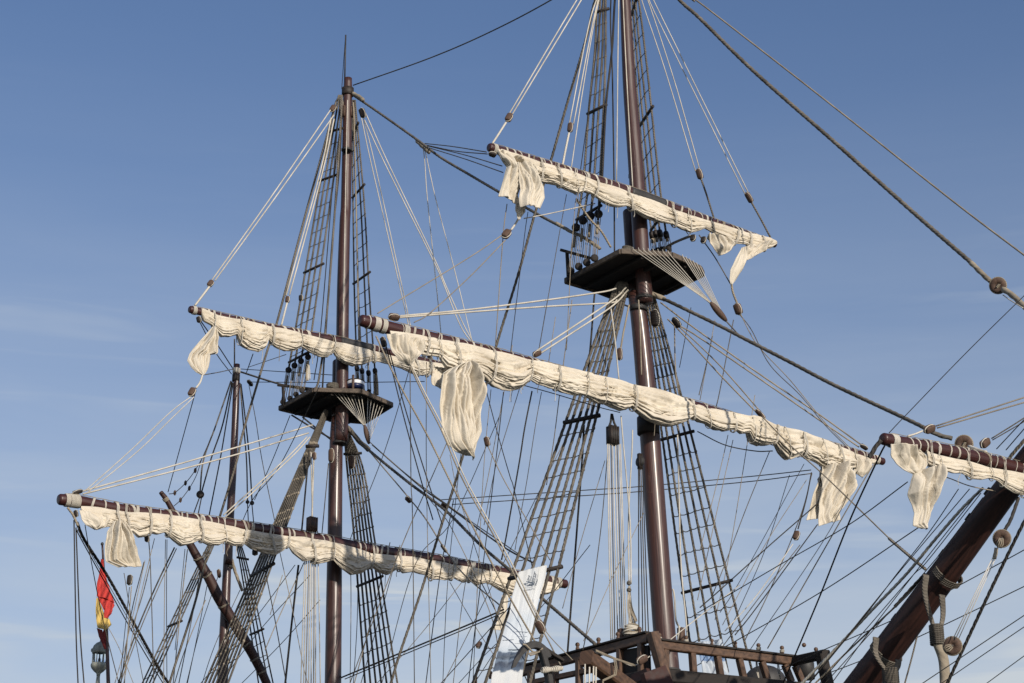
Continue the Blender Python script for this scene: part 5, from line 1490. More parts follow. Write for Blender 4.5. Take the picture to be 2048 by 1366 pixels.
# strap and gammoning on the bowsprit
def gammon(label, cx, cy, r, n, bundle, wraps):
    c = T(cx, cy, 0); d = (bs[4] - bs[2]).normalized()
    root = empty('rope_strap', c, label, 'rope strap', 'rope straps on the bowsprit')
    wrap(c, d, R(c, r), n, R(c, 1.8), 'grey', 'turns', root, .12)
    for pts in bundle:
        g = Geo(); w = [S(*p) for p in pts]
        for k in range(4):
            off = B * (k - 1.5) * .03
            g.add(*tube(smooth_path([q + off * (1 - i / len(w)) for i, q in enumerate(w)], 5), R(c, 2.6), 6))
        g.build('strand', M['grey'], root)
    for (x, y, s, x2, y2, rr) in wraps:
        p, q = S(x, y, s), S(x2, y2, s)
        m = int((q - p).length / R(c, 3.4))
        g = Geo()
        for k in range(m):
            o = p.lerp(q, (k + .5) / m)
            ax = (q - p).normalized(); xx = ax.orthogonal().normalized(); yy = ax.cross(xx)
            g.add(*tube([o + (xx * math.cos(t) + yy * math.sin(t)) * R(c, rr) for t in [2 * math.pi * j / 14 for j in range(14)]], R(c, 1.9), 5, closed=True))
        g.build('seizing', M['grey'], root)
    return root
gammon('upper rope strap gripping the bowsprit with a seized tail hanging down', 1895, 1150, 30, 4,
       [[(1852, 1150, 7.9), (1850, 1190, 7.9), (1866, 1250, 7.9), (1872, 1262, 7.9)], [(1884, 1190, 7.9), (1886, 1230, 7.9), (1880, 1262, 7.9)]],
       [(1872, 1250, 7.9, 1875, 1290, 13)])
g = Geo(); w = [S(1875, 1285, 7.9), S(1887, 1320, 7.9), S(1890, 1366, 7.9), S(1890, 1410, 7.9)]
g.add(*tube(resample(smooth_path(w, 6), .02), R(w[0], 10.5), 12)); o = g.build('served_post', M['tan']); tag(o, 'pale served rope tail under the lower round bow block', 'rope', BW)
gammon('lower rope strap gripping the bowsprit near the bottom edge', 1772, 1306, 32, 4,
       [[(1752, 1275, 6.9), (1752, 1310, 6.9), (1775, 1345, 6.9)], [(1797, 1320, 6.9), (1795, 1335, 6.9), (1785, 1350, 6.9)]],
       [(1780, 1337, 6.9, 1784, 1390, 15)])

# ------------------------------------------------------------------ fanned crowfoot lines
def crowfoot(label, starts, s_rim, block, s_blk, px=.95, wide=7):
    a, b = S(block[0][0], block[0][1], s_blk), S(block[1][0], block[1][1], s_blk)
    root = empty('crowfoot', a, label, 'rope fan', 'fans of rope on the platforms')
    d = (b - a); n = len(starts)
    g = Geo(); m = 10
    g.add(*tube([a + d * (k / m) for k in range(m + 1)], [R(a, wide) * max(.35, math.sin(math.pi * (k + .6) / (m + 1.2)) ** .5) for k in range(m + 1)], 12)); g.build('wooden_block', M['block'], root)
    order = list(range(n))
    for i, (x, y) in enumerate(starts):
        k = i / (n - 1)
        end = a + d * (.08 + .84 * k)
        p = H(x, y, s_rim)
        g = Geo(); g.add(*tube([p + UP * .03, p - UP * .03 + A * .02, p.lerp(end, .5), end], R(p, px), 5)); g.build('line', M['pale'], root)
zr = fz + fth * .9
st_ = [p[:2] for p in c3([(1010, 766), (1045, 770), (1075, 772), (1105, 774), (1135, 776), (1165, 779), (1195, 782), (1228, 788), (1318, 812), (1340, 824), (1362, 836), (1384, 848), (1406, 862), (1428, 876)])]
crowfoot('fan of thin pale lines from the foremast platform to a long wooden block', st_, zr, ((1421, 605), (1453, 642)), 1.6, .78)
st_ = [p[:2] for p in cw([(0, 0)])] and [(666, 783), (674, 783), (682, 783), (690, 784), (698, 785), (706, 786), (714, 787), (722, 788), (735, 791), (742, 794), (749, 798), (756, 801), (762, 804), (768, 807)]
crowfoot('fan of thin pale lines from the small platform to a leaf-shaped block', st_, mz + mth * .9, ((729, 850), (738, 888)), MS + 1.2, .72, 5)

# ------------------------------------------------------------------ tackles
def tackle(label, block, s, w, h, tops, bots, y0, y1, px=1.1, mats=('pale', 'pale', 'grey'), bm='blockd', strop=None):
    c = S(block[0], block[1], s)
    root = empty('hoisting_tackle', c, label, 'tackle', 'many-stranded hoisting tackles')
    g = Geo()
    W, Hh = R(c, w) * 1.25, R(c, h) * 1.05
    for k in (-1.5, -.5, .5, 1.5):
        p = c + B * -k * W * .27
        g.add(*beam(p + UP * Hh / 2, p - UP * Hh / 2, W * .22, W * .9, A, .25))
    g.build('shell', M[bm], root)
    g = Geo()
    for k in (-1, 0, 1):
        p = c + B * -k * W * .27
        g.add(*lathe(p, B, [(W * .1, -W * .05), (Hh * .34, -W * .04), (Hh * .34, W * .04), (W * .1, W * .05)], 14))
    g.build('sheave', M['iron'], root)
    if strop:
        g = Geo()
        for pts in strop: g.add(*tube(smooth_path(path3(pts), 6), R(c, 2.4), 7))
        g.build('strop', M['black'], root)
    for i, (a, b) in enumerate(zip(tops, bots)):
        g = Geo(); g.add(*tube([S(a, y0, s + .02 * (i % 3)), S((a + b) / 2 + random.uniform(-.6, .6), (y0 + y1) / 2, s), S(b, y1, s)], R(c, px), 6))
        g.build('fall', M[mats[i % len(mats)]], root)
tackle('tall tackle of many pale lines under a big black block, left of the foremast', (1225.5, 871), .35, 16.5, 35, [1215, 1218, 1222, 1225, 1231, 1234, 1238, 1241], [1222, 1226, 1230, 1236, 1241, 1245, 1249, 1253], 888, 1290,
       strop=[[(1223, 828, .35), (1221, 845), (1217, 855, .35)], [(1224, 828, .35), (1228, 845), (1233, 855, .35)]])
tackle('narrow tackle of dark lines hugging the left side of the foremast', (1280, 923), .1, 7, 31, [1277, 1279, 1282, 1285], [1278, 1286, 1292, 1298], 938, 1290, 1.1, ('black', 'black', 'grey'))
tackle('tackle of pale lines under a brown block, left of the middle mast', (624, 1049), MS + .5, 14.5, 27, [612, 615, 619, 622, 625, 628, 631, 635], [601, 607, 611, 617, 622, 627, 631, 641], 1062, 1390, 1.1, ('pale', 'pale', 'tan'), 'block')
rope('left pale line from the longest yard to the rope bundle by the foremast', [(1242, 832, .4), (1246, 880), (1260, 1044), (1262, 1168, .6)], 1.4, 'pale', MISC)
rope('right pale line from the longest yard to the rope bundle by the foremast', [(1265, 860, .3), (1264, 900), (1257, 1040), (1258, 1166, .6)], 1.4, 'pale', MISC)

# ------------------------------------------------------------------ bow structure
def bar(root, name, p, q, w, h, mat='rail', up=UP): 
    g = Geo(); g.add(*beam(p, q, w, h, up)); return g.build(name, M[mat], root, False)
SB = 2.5
corner = S(1305, 1272, SB)
TC = st(corner)[1]
rl = empty('bow_railing', corner, 'dark brown wooden railing round the bow deck, corner post leaning outward', 'railing')
# front run, athwartships
a0, a1 = S(1312, 1290, SB), S(1592, 1324, SB)
bar(rl, 'top_rail', a0, a1, .13, R(a0, 17)); bar(rl, 'rail_cap', a0 + UP * R(a0, 10.5), a1 + UP * R(a0, 10.5), .19, R(a0, 4), 'dark')
b0, b1 = S(1330, 1352, SB), S(1690, 1386, SB)
bar(rl, 'lower_beam', b0, b1, .16, R(b0, 26), 'dark')
for x in (1329.5, 1381.5, 1431.5, 1475, 1521, 1568, 1590):
    k = (x - 1312) / 280
    top = a0.lerp(a1, k) - UP * R(a0, 8.5); kb = (x + (12 * k) - 1330) / 360
    bot = b0.lerp(b1, kb) + UP * R(b0, 13)
    bar(rl, 'stanchion', top, bot, R(a0, 13), R(a0, 13), 'rail', A)
# starboard run, going aft
c0, c1 = T(1298, 1276, TC), T(1093, 1331, TC)
d = (c1 - c0); c2 = c0 + d * 1.35
bar(rl, 'top_rail', c0, c2, .12, R(c0, 18)); bar(rl, 'rail_cap', c0 + UP * R(c0, 11.5), c2 + UP * R(c0, 11.5), .18, R(c0, 4), 'dark')
e0, e1 = T(1300, 1322, TC), T(1098, 1360, TC)
bar(rl, 'middle_rail', T(1230, 1330, TC), T(1060, 1366, TC), .1, R(c0, 11))
bar(rl, 'lower_beam', T(1290, 1352, TC), T(1060, 1402, TC), .14, R(c0, 22), 'dark')
for x, y in ((1282, 1285), (1240, 1296), (1158, 1318), (1110, 1330), (1062, 1345)):
    p = T(x, y, TC); bar(rl, 'stanchion', p, p - UP * 1.0, R(p, 13), R(p, 13), 'rail', A)
# bulwark boards behind the cathead
v = [T(1236, 1302, TC - .03), T(1296, 1290, TC - .03), T(1300, 1375, TC - .03), T(1236, 1390, TC - .03)]
v2 = [p - B * .05 for p in v]
g = Geo(); g.add(v + v2, [(0, 1, 2, 3), (7, 6, 5, 4), (0, 4, 5, 1), (1, 5, 6, 2), (2, 6, 7, 3), (3, 7, 4, 0)]); g.build('bulwark_board', M['dark'], rl, False)
# corner post, leaning outward
p, q = S(1305, 1266, SB + .03), S(1342, 1400, SB + .2)
bar(rl, 'corner_post', p, q, R(p, 21), R(p, 21), 'rail', A)
# port return
p, q = S(1588, 1322, SB), S(1652, 1308, SB + 1.2)
bar(rl, 'knee', p, q, .16, R(p, 17), 'dark')
p, q = S(1642, 1308, SB + 1.1), S(1665, 1410, SB + 1.1)
bar(rl, 'end_post', p, q, R(p, 20), R(p, 20), 'dark', A)
# timber heads on the rail
def timberhead(p, r, band):
    g = Geo(); g.add(*lathe(p, UP, [(r * .9, -r * 2.2), (r * .9, -r * .6), (r * .62, -r * .3), (r * .66, 0), (r, r * .5), (r * 1.05, r), (r * .8, r * 1.6), (r * .35, r * 1.85)], 16)); o = g.build('timber_head', M['rail'], rl)
    if band: wrap(p - UP * r * .9, UP, r * .95, 4, r * .16, 'pale', 'rope_turns', o, .05)
for x, y, b_ in ((1319, 1274, 1), (1372, 1279, 1), (1517, 1294, 1), (1564, 1299, 1), (1471, 1289, 0), (1424, 1284, 0)):
    timberhead(S(x, y, SB), R(corner, 4.3 if b_ else 3.6), b_)
for x, y in ((1155, 1293), (1197, 1283), (1236, 1272), (1279, 1262)): timberhead(T(x, y, TC), R(corner, 4.6), 0)
for x, y in ((981, 1349), (951, 1358)): timberhead(T(x, y, TC), R(corner, 4.2), 0)
timberhead(S(1632, 1302, SB + .8), R(corner, 4.2), 0)

# red hull shoulder under the corner
hull = empty('ship_hull', S(1300, 1366, SB), 'red-brown painted upper hull planking below the railing corner', 'hull')
z0 = S(1310, 1345, SB + .06).z
pa = S(1296, 1336, SB + .22); pb_ = S(1330, 1328, SB + .22)
prof = [S(1288, 1346, SB + .15), S(1331, 1330, SB + .25), S(1362, 1400, SB + .45), S(1310, 1420, SB + .35)]
g = Geo(); back = [p - A * .12 for p in prof]
g.add(prof + back, [(0, 1, 2, 3), (7, 6, 5, 4), (0, 4, 5, 1), (1, 5, 6, 2), (2, 6, 7, 3), (3, 7, 4, 0)]); g.build('corner_board', M['hull'], hull, False)
prof = [T(1262, 1350, TC + .1), T(1292, 1336, TC + .1), T(1316, 1420, TC + .1), T(1262, 1430, TC + .1)]
for k in range(4):
    a_, b_ = prof[0].lerp(prof[3], k / 4), prof[1].lerp(prof[2], k / 4)
    c_, d_ = prof[0].lerp(prof[3], (k + .94) / 4), prof[1].lerp(prof[2], (k + .94) / 4)
    g = Geo(); fr = [a_, b_, d_, c_]; bk = [p - B * .08 for p in fr]
    g.add(fr + bk, [(0, 1, 2, 3), (7, 6, 5, 4), (0, 4, 5, 1), (1, 5, 6, 2), (2, 6, 7, 3), (3, 7, 4, 0)]); g.build('plank', M['hull'], hull, False)
# lower body of the hull, below the frame
hv, hf = [], []
sec = [(-30, 3.2), (-24, 4.2), (-12, 4.6), (-3, 4.3), (1.5, 3.0), (3.0, 1.4), (4.2, .15)]
zt = min(p.z for p in (b0, b1)) - .35
for s_, t_w in sec:
    for side in (-1, 1):
        for z_, kk in ((zt, .92), (zt - 2, 1.02), (zt - 6, 1.0), (-1.2, .7)):
            hv.append(O + A * s_ + B * (side * t_w * kk) + UP * z_)
for i in range(len(sec) - 1):
    for side in (0, 1):
        for k in range(3):
            a_ = i * 8 + side * 4 + k; b_ = a_ + 8
            hf.append((a_, a_ + 1, b_ + 1, b_) if side else (a_, b_, b_ + 1, a_ + 1))
    hf.append((i * 8, i * 8 + 4, i * 8 + 12, i * 8 + 8))
g = Geo(); g.add(hv, hf); g.build('hull_planking', M['hull'], hull, False)
bar(hull, 'deck_beam', S(1020, 1392, 1.0), S(1290, 1372, 1.6), .3, .12, 'dark')

# cathead
p, q = S(1172, 1315, 3.3), S(1290, 1400, 2.6)
chd = empty('cathead', q, 'square timber beam jutting out over the bow, its blunt end beside the anchor', 'beam')
bar(chd, 'timber', p, q, R(p, 30), R(p, 30), 'rail')
wv = S(1231, 1330, 3.02)
g = Geo()
for k in (-1, 1):
    g.add(*tube(resample(path3([(1192, 1301 + k, 3.45), (1232, 1318 + k, 3.2), (1270, 1331 + k, 2.9)]), .1), R(p, 1.3), 7))
    g.add(*tube(resample(path3([(1229 + k * 1.6, 1317, 3.32), (1232 + 1.6 * k, 1335, 3.32), (1230 + 1.6 * k, 1350, 3.3), (1206, 1361 + k, 3.25), (1205 + 2 * k, 1385, 3.2)]), .05), R(p, 1.5), 7))
g.build('tan_lashing', M['tan'], chd)
for i, x in enumerate((1170, 1179, 1187, 1192)):
    g = Geo(); g.add(*tube([S(x, 1328 + (i % 2) * 6, 3.35), S(x - 1, 1400, 3.3)], R(p, 1.6), 6)); g.build('anchor_fall', M['pale'], chd)
bar(chd, 'knee', S(1205, 1392, 2.9), S(1240, 1350, 2.9), .12, .12, 'dark')
rope('pale line stretched from the cathead up over the railing corner', [(1190, 1304, 3.4), (1240, 1322), (1268, 1331), (1300, 1312), (1340, 1280), (1380, 1248), (1480, 1170, .6)], 1.2, 'pale', MISC)

# second beam end and stacked timbers under the left railing
# anchor
an = empty('anchor', S(1070, 1300, 3.0), 'dark grey iron anchor with curved arms hung against the bow', 'anchor')
def blade(pts, s, wpx, dep, name, mat='iron'):
    g = Geo(); w = smooth_path([S(x, y, s) for x, y in pts], 6)
    ns = []
    v, f = [], []
    m = len(w)
    for i, p in enumerate(w):
        dd = (w[min(i + 1, m - 1)] - w[max(i - 1, 0)]).normalized()
        nrm = dd.cross(A).normalized()
        t = i / (m - 1)
        wd = R(p, wpx[0] + (wpx[1] - wpx[0]) * t if len(wpx) == 2 else (wpx[0] + (wpx[1] - wpx[0]) * min(1, t * 2) if t < .5 else wpx[1] + (wpx[2] - wpx[1]) * (t - .5) * 2)) / 2
        for a_, b_ in ((-1, -.7), (-.8, -1), (.8, -1), (1, -.7), (1, .7), (.8, 1), (-.8, 1), (-1, .7)):
            v.append(p + nrm * wd * a_ + A * dep / 2 * b_)
    for i in range(m - 1):
        for k in range(8):
            k2 = (k + 1) % 8; f.append((i * 8 + k, i * 8 + k2, (i + 1) * 8 + k2, (i + 1) * 8 + k))
    f.append(tuple(range(8))[::-1]); f.append(tuple((m - 1) * 8 + k for k in range(8)))
    g.add(v, f); return g.build(name, M[mat], an, False)
P_ = [p[:2] for p in cw([(315, 1190), (345, 1120), (390, 1040), (450, 975), (530, 945), (600, 960), (660, 1010), (700, 1080)])]
blade(P_, 3.1, (3, 15, 13), .11, 'arm')
P_ = [p[:2] for p in cw([(620, 1000), (650, 1090), (680, 1200), (705, 1300), (720, 1400), (735, 1480)])]
blade(P_, 3.18, (12, 13), .12, 'shank')
P_ = [p[:2] for p in cw([(650, 985), (720, 1030), (800, 1080), (860, 1120)])]
blade(P_, 2.95, (9, 6), .1, 'stock', 'dark')
fl = [p[:2] for p in cw([(300, 1205), (335, 1190), (400, 1080), (420, 1040), (370, 1050), (325, 1110)])]
w = [S(x, y, 3.2) for x, y in fl]; bk = [p - A * .03 for p in w]; n = len(w)
g = Geo(); g.add(w + bk, [tuple(range(n)), tuple(range(n, 2 * n))[::-1]] + [(i, n + i, n + (i + 1) % n, (i + 1) % n) for i in range(n)]); g.build('fluke', M['iron'], an, False)
g = Geo(); w = path3([p for p in cw([(420, 935, 3.2), (460, 950), (520, 1010), (560, 1030), (600, 1020), (640, 980, 3.2)])]); g.add(*tube(smooth_path(w, 5), R(w[0], 1.8), 7))
w = path3([p for p in cw([(480, 1045, 3.2), (560, 1022), (560, 1040), (500, 1060, 3.2)])]); g.add(*tube(smooth_path(w, 5), R(w[0], 1.8), 7)); g.build('rope_sling', M['tan'], an)
g = Geo(); a_, b_ = S(*cw([(640, 1225, 3.3)])[0]), S(*cw([(850, 1205, 3.3)])[0])
for k in range(12):
    o_ = a_.lerp(b_, k / 11); g.add(*tube([o_ + (A * math.cos(t) + UP * math.sin(t)) * R(a_, 4.5 + math.sin(k)) for t in [2 * math.pi * j / 10 for j in range(10)]], R(a_, 1.9), 5, closed=True))
g.build('rope_wrapping', M['pale'], an)

# rope coil and hanging bundle by the foremast
cp_ = S(1264, 1262, .9)
coil = empty('rope_coil', cp_, 'fat coil of pale rope heaped on the rail in front of the foremast', 'rope coil')
for k in range(16):
    rr = R(cp_, 20 - abs(k - 7) * 1.0); g = Geo()
    cen = cp_ + UP * (k - 8) * R(cp_, 1.5) + B * random.uniform(-.02, .02)
    tl = random.uniform(-.35, .35); ti = random.uniform(-.3, .3)
    g.add(*tube([cen + B * math.cos(t) * rr + A * math.sin(t) * rr * .7 + UP * (math.sin(t) * tl + math.cos(t) * ti) * rr * .5 for t in [2 * math.pi * j / 26 for j in range(26)]], R(cp_, 1.8), 6, closed=True))
    g.build('turn', M[('pale', 'tan')[k % 3 == 0]], coil)
bn = empty('rope_bundle', S(1260, 1170, .6), 'hank of pale ropes hanging in front of the foremast, above the coil', 'rope bundle')
for k in range(14):
    g = Geo(); o1 = random.uniform(-3, 3); o2 = random.uniform(-9, 12)
    g.add(*tube(smooth_path(path3([(1259 + o1 * .5, 1172, .62), (1259 + o1, 1190), (1260 + o1 + o2 * .3, 1215), (1266 + o2, 1246 + random.uniform(-6, 6), .8)]), 5), R(cp_, 1.3), 6)); g.build('strand', M[('pale', 'tan', 'grey')[k % 3]], bn)
for y in (1166, 1180):
    g = Geo(); p = S(1258, y, .65); g.add(*ball(p, R(p, 5), 9, 7)); g.uv = [(q.x * 8, q.z * 8) for q in g.v]; g.build('knot', M['grey'], bn)
# small winch head/bitts beside coil
g = Geo(); p = S(1243, 1258, .7); g.add(*beam(p, p - UP * .3, R(p, 11), R(p, 11), A)); o = g.build('bitt_post', M['block']); tag(o, 'small brown bitt post left of the rope coil', 'post')
g = Geo(); p = S(1362, 1256, -.2); g.add(*beam(p, p - UP * .35, R(p, 13), R(p, 13), A)); o = g.build('bitt_post', M['block']); tag(o, 'small brown bitt post right of the foremast foot', 'post')
rope('pale hank hanging beside the bitt post right of the foremast', [(1352, 1240, 0), (1358, 1256), (1356, 1275), (1352, 1290, 0)], 1.6, 'pale', MISC)
rope('pale tail hanging right of the foremast, above the railing', [(1346, 1178, 0), (1349, 1195), (1352, 1240), (1360, 1256, 0)], 1.8, 'pale', MISC)
# dark rounded deck winch cover, right
g = Geo(); p = S(1612, 1322, 1.6); g.add(*lathe(p, UP, [(R(p, 16), -.35), (R(p, 16), -.05), (R(p, 13), .06), (R(p, 6), .12), (R(p, 3), .14)], 20)); o = g.build('capstan_cover', M['iron']); tag(o, 'grey domed cover behind the right end of the railing', 'cover')
g = Geo(); p = S(1608, 1290, 1.6); g.add(*ball(p, R(p, 4.5), 10, 8)); g.uv = [(q.x, q.z) for q in g.v]; o = g.build('cover_knob', M['rail'])
tag(o, 'round dark knob above the domed cover', 'knob')
g = Geo(); p = S(1530, 1368, .8); g.add(*ball(p, R(p, 44), 20, 12, 1, 1, .85)); g.uv = [(q.x, q.z) for q in g.v]; o = g.build('covered_boat', M['iron']); tag(o, 'dark rounded covered bundle on deck behind the right railing', 'bundle')
for x, lab in ((1556, 'left hank of pale rope hanging inside the right railing'), (1513, 'right hank of pale rope on the stanchion inside the railing')):
    rope(lab, [(x, 1312, 2.2), (x + 2, 1335), (x + 5, 1358), (x, 1340), (x - 1, 1316, 2.2)], 1.1, 'pale', MISC)

# ------------------------------------------------------------------ printed banner on the wide ladder
bm_, bnt, bb = new_mat('printed_banner_cloth')
btc = bnt.nodes.new('ShaderNodeTexCoord'); bse = bnt.nodes.new('ShaderNodeSeparateXYZ'); bnt.links.new(btc.outputs['UV'], bse.inputs[0])
bn1 = bnt.nodes.new('ShaderNodeTexNoise'); bn1.inputs['Scale'].default_value = 7; bn1.inputs['Detail'].default_value = 8
bmp = bnt.nodes.new('ShaderNodeMapping'); bmp.inputs['Scale'].default_value = (.6, 2.6, 1)
bnt.links.new(btc.outputs['UV'], bmp.inputs[0]); bnt.links.new(bmp.outputs[0], bn1.inputs['Vector'])
bad = bnt.nodes.new('ShaderNodeMath'); bad.operation = 'MULTIPLY_ADD'; bad.inputs[1].default_value = .10
bnt.links.new(bn1.outputs['Fac'], bad.inputs[0]); bnt.links.new(bse.outputs[1], bad.inputs[2])
br = bnt.nodes.new('ShaderNodeValToRGB'); br.color_ramp.interpolation = 'LINEAR'
els = [(0.0, (.52, .53, .53)), (.175, (.52, .53, .53)), (.19, (.07, .10, .15)), (.25, (.02, .03, .055)), (.275, (.10, .14, .20)), (.295, (.02, .035, .06)), (.34, (.05, .075, .12)), (.355, (.36, .42, .48)), (.40, (.50, .54, .58)), (.50, (.52, .56, .60)), (.62, (.46, .51, .56)), (.72, (.56, .58, .59)), (1.0, (.53, .54, .53))]
while len(br.color_ramp.elements) < len(els): br.color_ramp.elements.new(.5)
for e, (pos, c) in zip(br.color_ramp.elements, els): e.position = pos; e.color = (*c, 1)
bnt.links.new(bad.outputs[0], br.inputs[0])
bn2 = bnt.nodes.new('ShaderNodeTexNoise'); bn2.inputs['Scale'].default_value = 3.2; bn2.inputs['Detail'].default_value = 5
bnt.links.new(btc.outputs['UV'], bn2.inputs['Vector'])
bmr = bnt.nodes.new('ShaderNodeMapRange'); bmr.inputs['From Min'].default_value = .45; bmr.inputs['From Max'].default_value = .7; bmr.inputs['To Max'].default_value = .35
bnt.links.new(bn2.outputs['Fac'], bmr.inputs['Value'])
bmx = bnt.nodes.new('ShaderNodeMix'); bmx.data_type = 'RGBA'; bmx.inputs[7].default_value = (.33, .38, .44, 1)
bnt.links.new(bmr.outputs[0], bmx.inputs[0]); bnt.links.new(br.outputs[0], bmx.inputs[6]); bnt.links.new(bmx.outputs[2], bb.inputs['Base Color'])
bb.inputs['Roughness'].default_value = .8
ban = empty('banner', S(1065, 1135, -.1), 'long white banner printed with a sailing ship, hung over a batten of the wide ladder', 'banner')
LFT = [p[:2] for p in cw([(375, 130), (345, 230), (300, 400), (270, 600), (225, 720), (160, 960), (105, 1180), (75, 1290), (60, 1420)])]
RGT = [p[:2] for p in cw([(692, 58), (670, 200), (615, 380), (570, 560), (535, 740), (490, 920), (440, 1100), (420, 1250), (405, 1420)])]
o, bv, bnu, bnv = drape(ban, LFT, RGT, .12, 51, 3, .016, .08, 60, 160, 'cloth', s2=1.3, mat=bm_, edge_noise=.004)
def on_banner(u, t):
    i = u * bnu; j = t * bnv; i0, j0 = min(int(i), bnu - 1), min(int(j), bnv - 1)
    a_ = bv[j0 * (bnu + 1) + i0].lerp(bv[j0 * (bnu + 1) + i0 + 1], i - i0); b_ = bv[(j0 + 1) * (bnu + 1) + i0].lerp(bv[(j0 + 1) * (bnu + 1) + i0 + 1], i - i0)
    return a_.lerp(b_, j - j0) - (a_ - CAM).normalized() * .012
def ink(strokes, name):
    g = Geo()
    for st__, wdt in strokes:
        pts = []
        for (u, t), (u2, t2) in zip(st__, st__[1:]):
            for k in range(4): pts.append(on_banner(u + (u2 - u) * k / 4, t + (t2 - t) * k / 4))
        pts.append(on_banner(*st__[-1]))
        v, f = [], []
        for i, p in enumerate(pts):
            dd = (pts[min(i + 1, len(pts) - 1)] - pts[max(i - 1, 0)]).normalized()
            sd_ = dd.cross(A).normalized() * wdt
            v += [p + sd_, p - sd_, p + sd_ + A * -.003, p - sd_ + A * -.003]
        for i in range(len(pts) - 1):
            f += [(i * 4, i * 4 + 1, i * 4 + 5, i * 4 + 4), (i * 4 + 2, i * 4 + 6, i * 4 + 7, i * 4 + 3)]
        g.add(v, f)
    g.build(name, M['ink'], ban, False)
def E(x, y):      # picture window of the close-up -> banner u, t
    t = (y - 95) / 1290
    import bisect
    yl = lambda pl, yy: next((a[0] + (b[0] - a[0]) * (yy - a[1]) / (b[1] - a[1]) for a, b in zip(pl, pl[1:]) if a[1] <= yy <= b[1]), pl[0][0])
    px_, py_ = 970 + x / 5.556, 1120 + y / 5.556
    l_, r_ = yl(LFT, py_), yl(RGT, py_)
    return (min(.95, max(.05, (px_ - l_) / (r_ - l_))), min(.97, max(.02, t)))
hullp = [(425, 250), (440, 280), (480, 295), (520, 290), (545, 260), (550, 225)]
st1 = [([E(*p) for p in hullp], .02), ([E(430, 258), E(490, 255), E(548, 245)], .014), ([E(440, 235), E(500, 272), E(540, 268)], .02),
       ([E(470, 255), E(470, 165)], .006), ([E(500, 258), E(497, 180)], .005), ([E(535, 255), E(528, 135)], .006), ([E(548, 240), E(560, 175)], .005),
       ([E(450, 220), E(480, 170), E(488, 220), E(450, 220)], .006), ([E(505, 220), E(525, 150), E(556, 200), E(505, 220)], .006), ([E(508, 200), E(540, 190)], .008), ([E(460, 238), E(545, 228)], .009),
       ([E(415, 300), E(470, 292), E(500, 303), E(560, 292)], .005), ([E(425, 310), E(520, 312)], .003), ([E(465, 275), E(530, 285)], .012)]
ink(st1, 'printed_ship')
st2 = []
x = 425
for k in range(9):
    st2.append(([E(x, 345 - (k % 3) * 4), E(x + 5, 325), E(x + 9, 345)], .0035)); x += 13
ink(st2, 'printed_lettering')
st3 = [([E(320, 785), E(400, 795), E(480, 800)], .007), ([E(200, 865), E(300, 872)], .008), ([E(515, 450), E(518, 490)], .010),
       ([E(330, 840), E(460, 845)], .003), ([E(310, 915), E(400, 918)], .003), ([E(250, 985), E(330, 990), E(400, 985)], .018), ([E(150, 1050), E(230, 1062), E(330, 1040)], .016)]
ink(st3, 'printed_spars')

# second banner behind the right railing
ban2 = empty('banner', S(1425, 1285, -.4), 'blue and white banner hanging on the ladder behind the right railing', 'banner')
b2m, b2t, b2b = new_mat('blue_banner_cloth')
tcc = b2t.nodes.new('ShaderNodeTexCoord'); ss_ = b2t.nodes.new('ShaderNodeSeparateXYZ'); b2t.links.new(tcc.outputs['UV'], ss_.inputs[0])
rp = b2t.nodes.new('ShaderNodeValToRGB'); rp.color_ramp.interpolation = 'LINEAR'
e2 = [(0, (.35, .40, .46)), (.42, (.36, .41, .47)), (.45, (.11, .19, .34)), (.78, (.14, .23, .38)), (.82, (.34, .40, .48)), (1, (.36, .41, .48))]
while len(rp.color_ramp.elements) < len(e2): rp.color_ramp.elements.new(.5)
for e, (pos, c) in zip(rp.color_ramp.elements, e2): e.position = pos; e.color = (*c, 1)
b2t.links.new(ss_.outputs[1], rp.inputs[0]); b2t.links.new(rp.outputs[0], b2b.inputs['Base Color'])
drape(ban2, [(1396, 1284), (1400, 1310), (1407, 1352)], [(1443, 1278), (1449, 1310), (1460, 1356)], -.5, 61, 4, .05, .04, 40, 60, 'cloth', mat=b2m, edge_noise=.004)

# ------------------------------------------------------------------ white and navy drum on the small platform
dc = S(711, 770, MS + .35); r = R(dc, 18)
dr = empty('drum', dc, 'white and navy round drum standing on the small platform right of the mast', 'drum')
g = Geo(); g.add(*lathe(dc, UP, [(r * .98, -.02), (r, 0), (r, r * .28), (r * .96, r * .32)], 30)); g.build('white_band', M['white'], dr)
g = Geo(); g.add(*lathe(dc, UP, [(r * .3, -r * .62), (r * .8, -r * .55), (r * .96, -r * .35), (r * .99, -.022)], 30)); g.build('navy_base', M['navy'], dr)
g = Geo(); g.add(*lathe(dc, UP, [(r * 1.04, r * .33), (r * 1.05, r * .42), (r * .6, r * .5), (r * .1, r * .54)], 30)); g.build('lid', M['dark'], dr)
for x in (706.5,):
    g = Geo(); p = S(x, 750, MS + .8); g.add(*beam(p, p - UP * .5, .05, .05, A)); o = g.build('short_post', M['block']); tag(o, 'short brown post in front of the white drum', 'post')
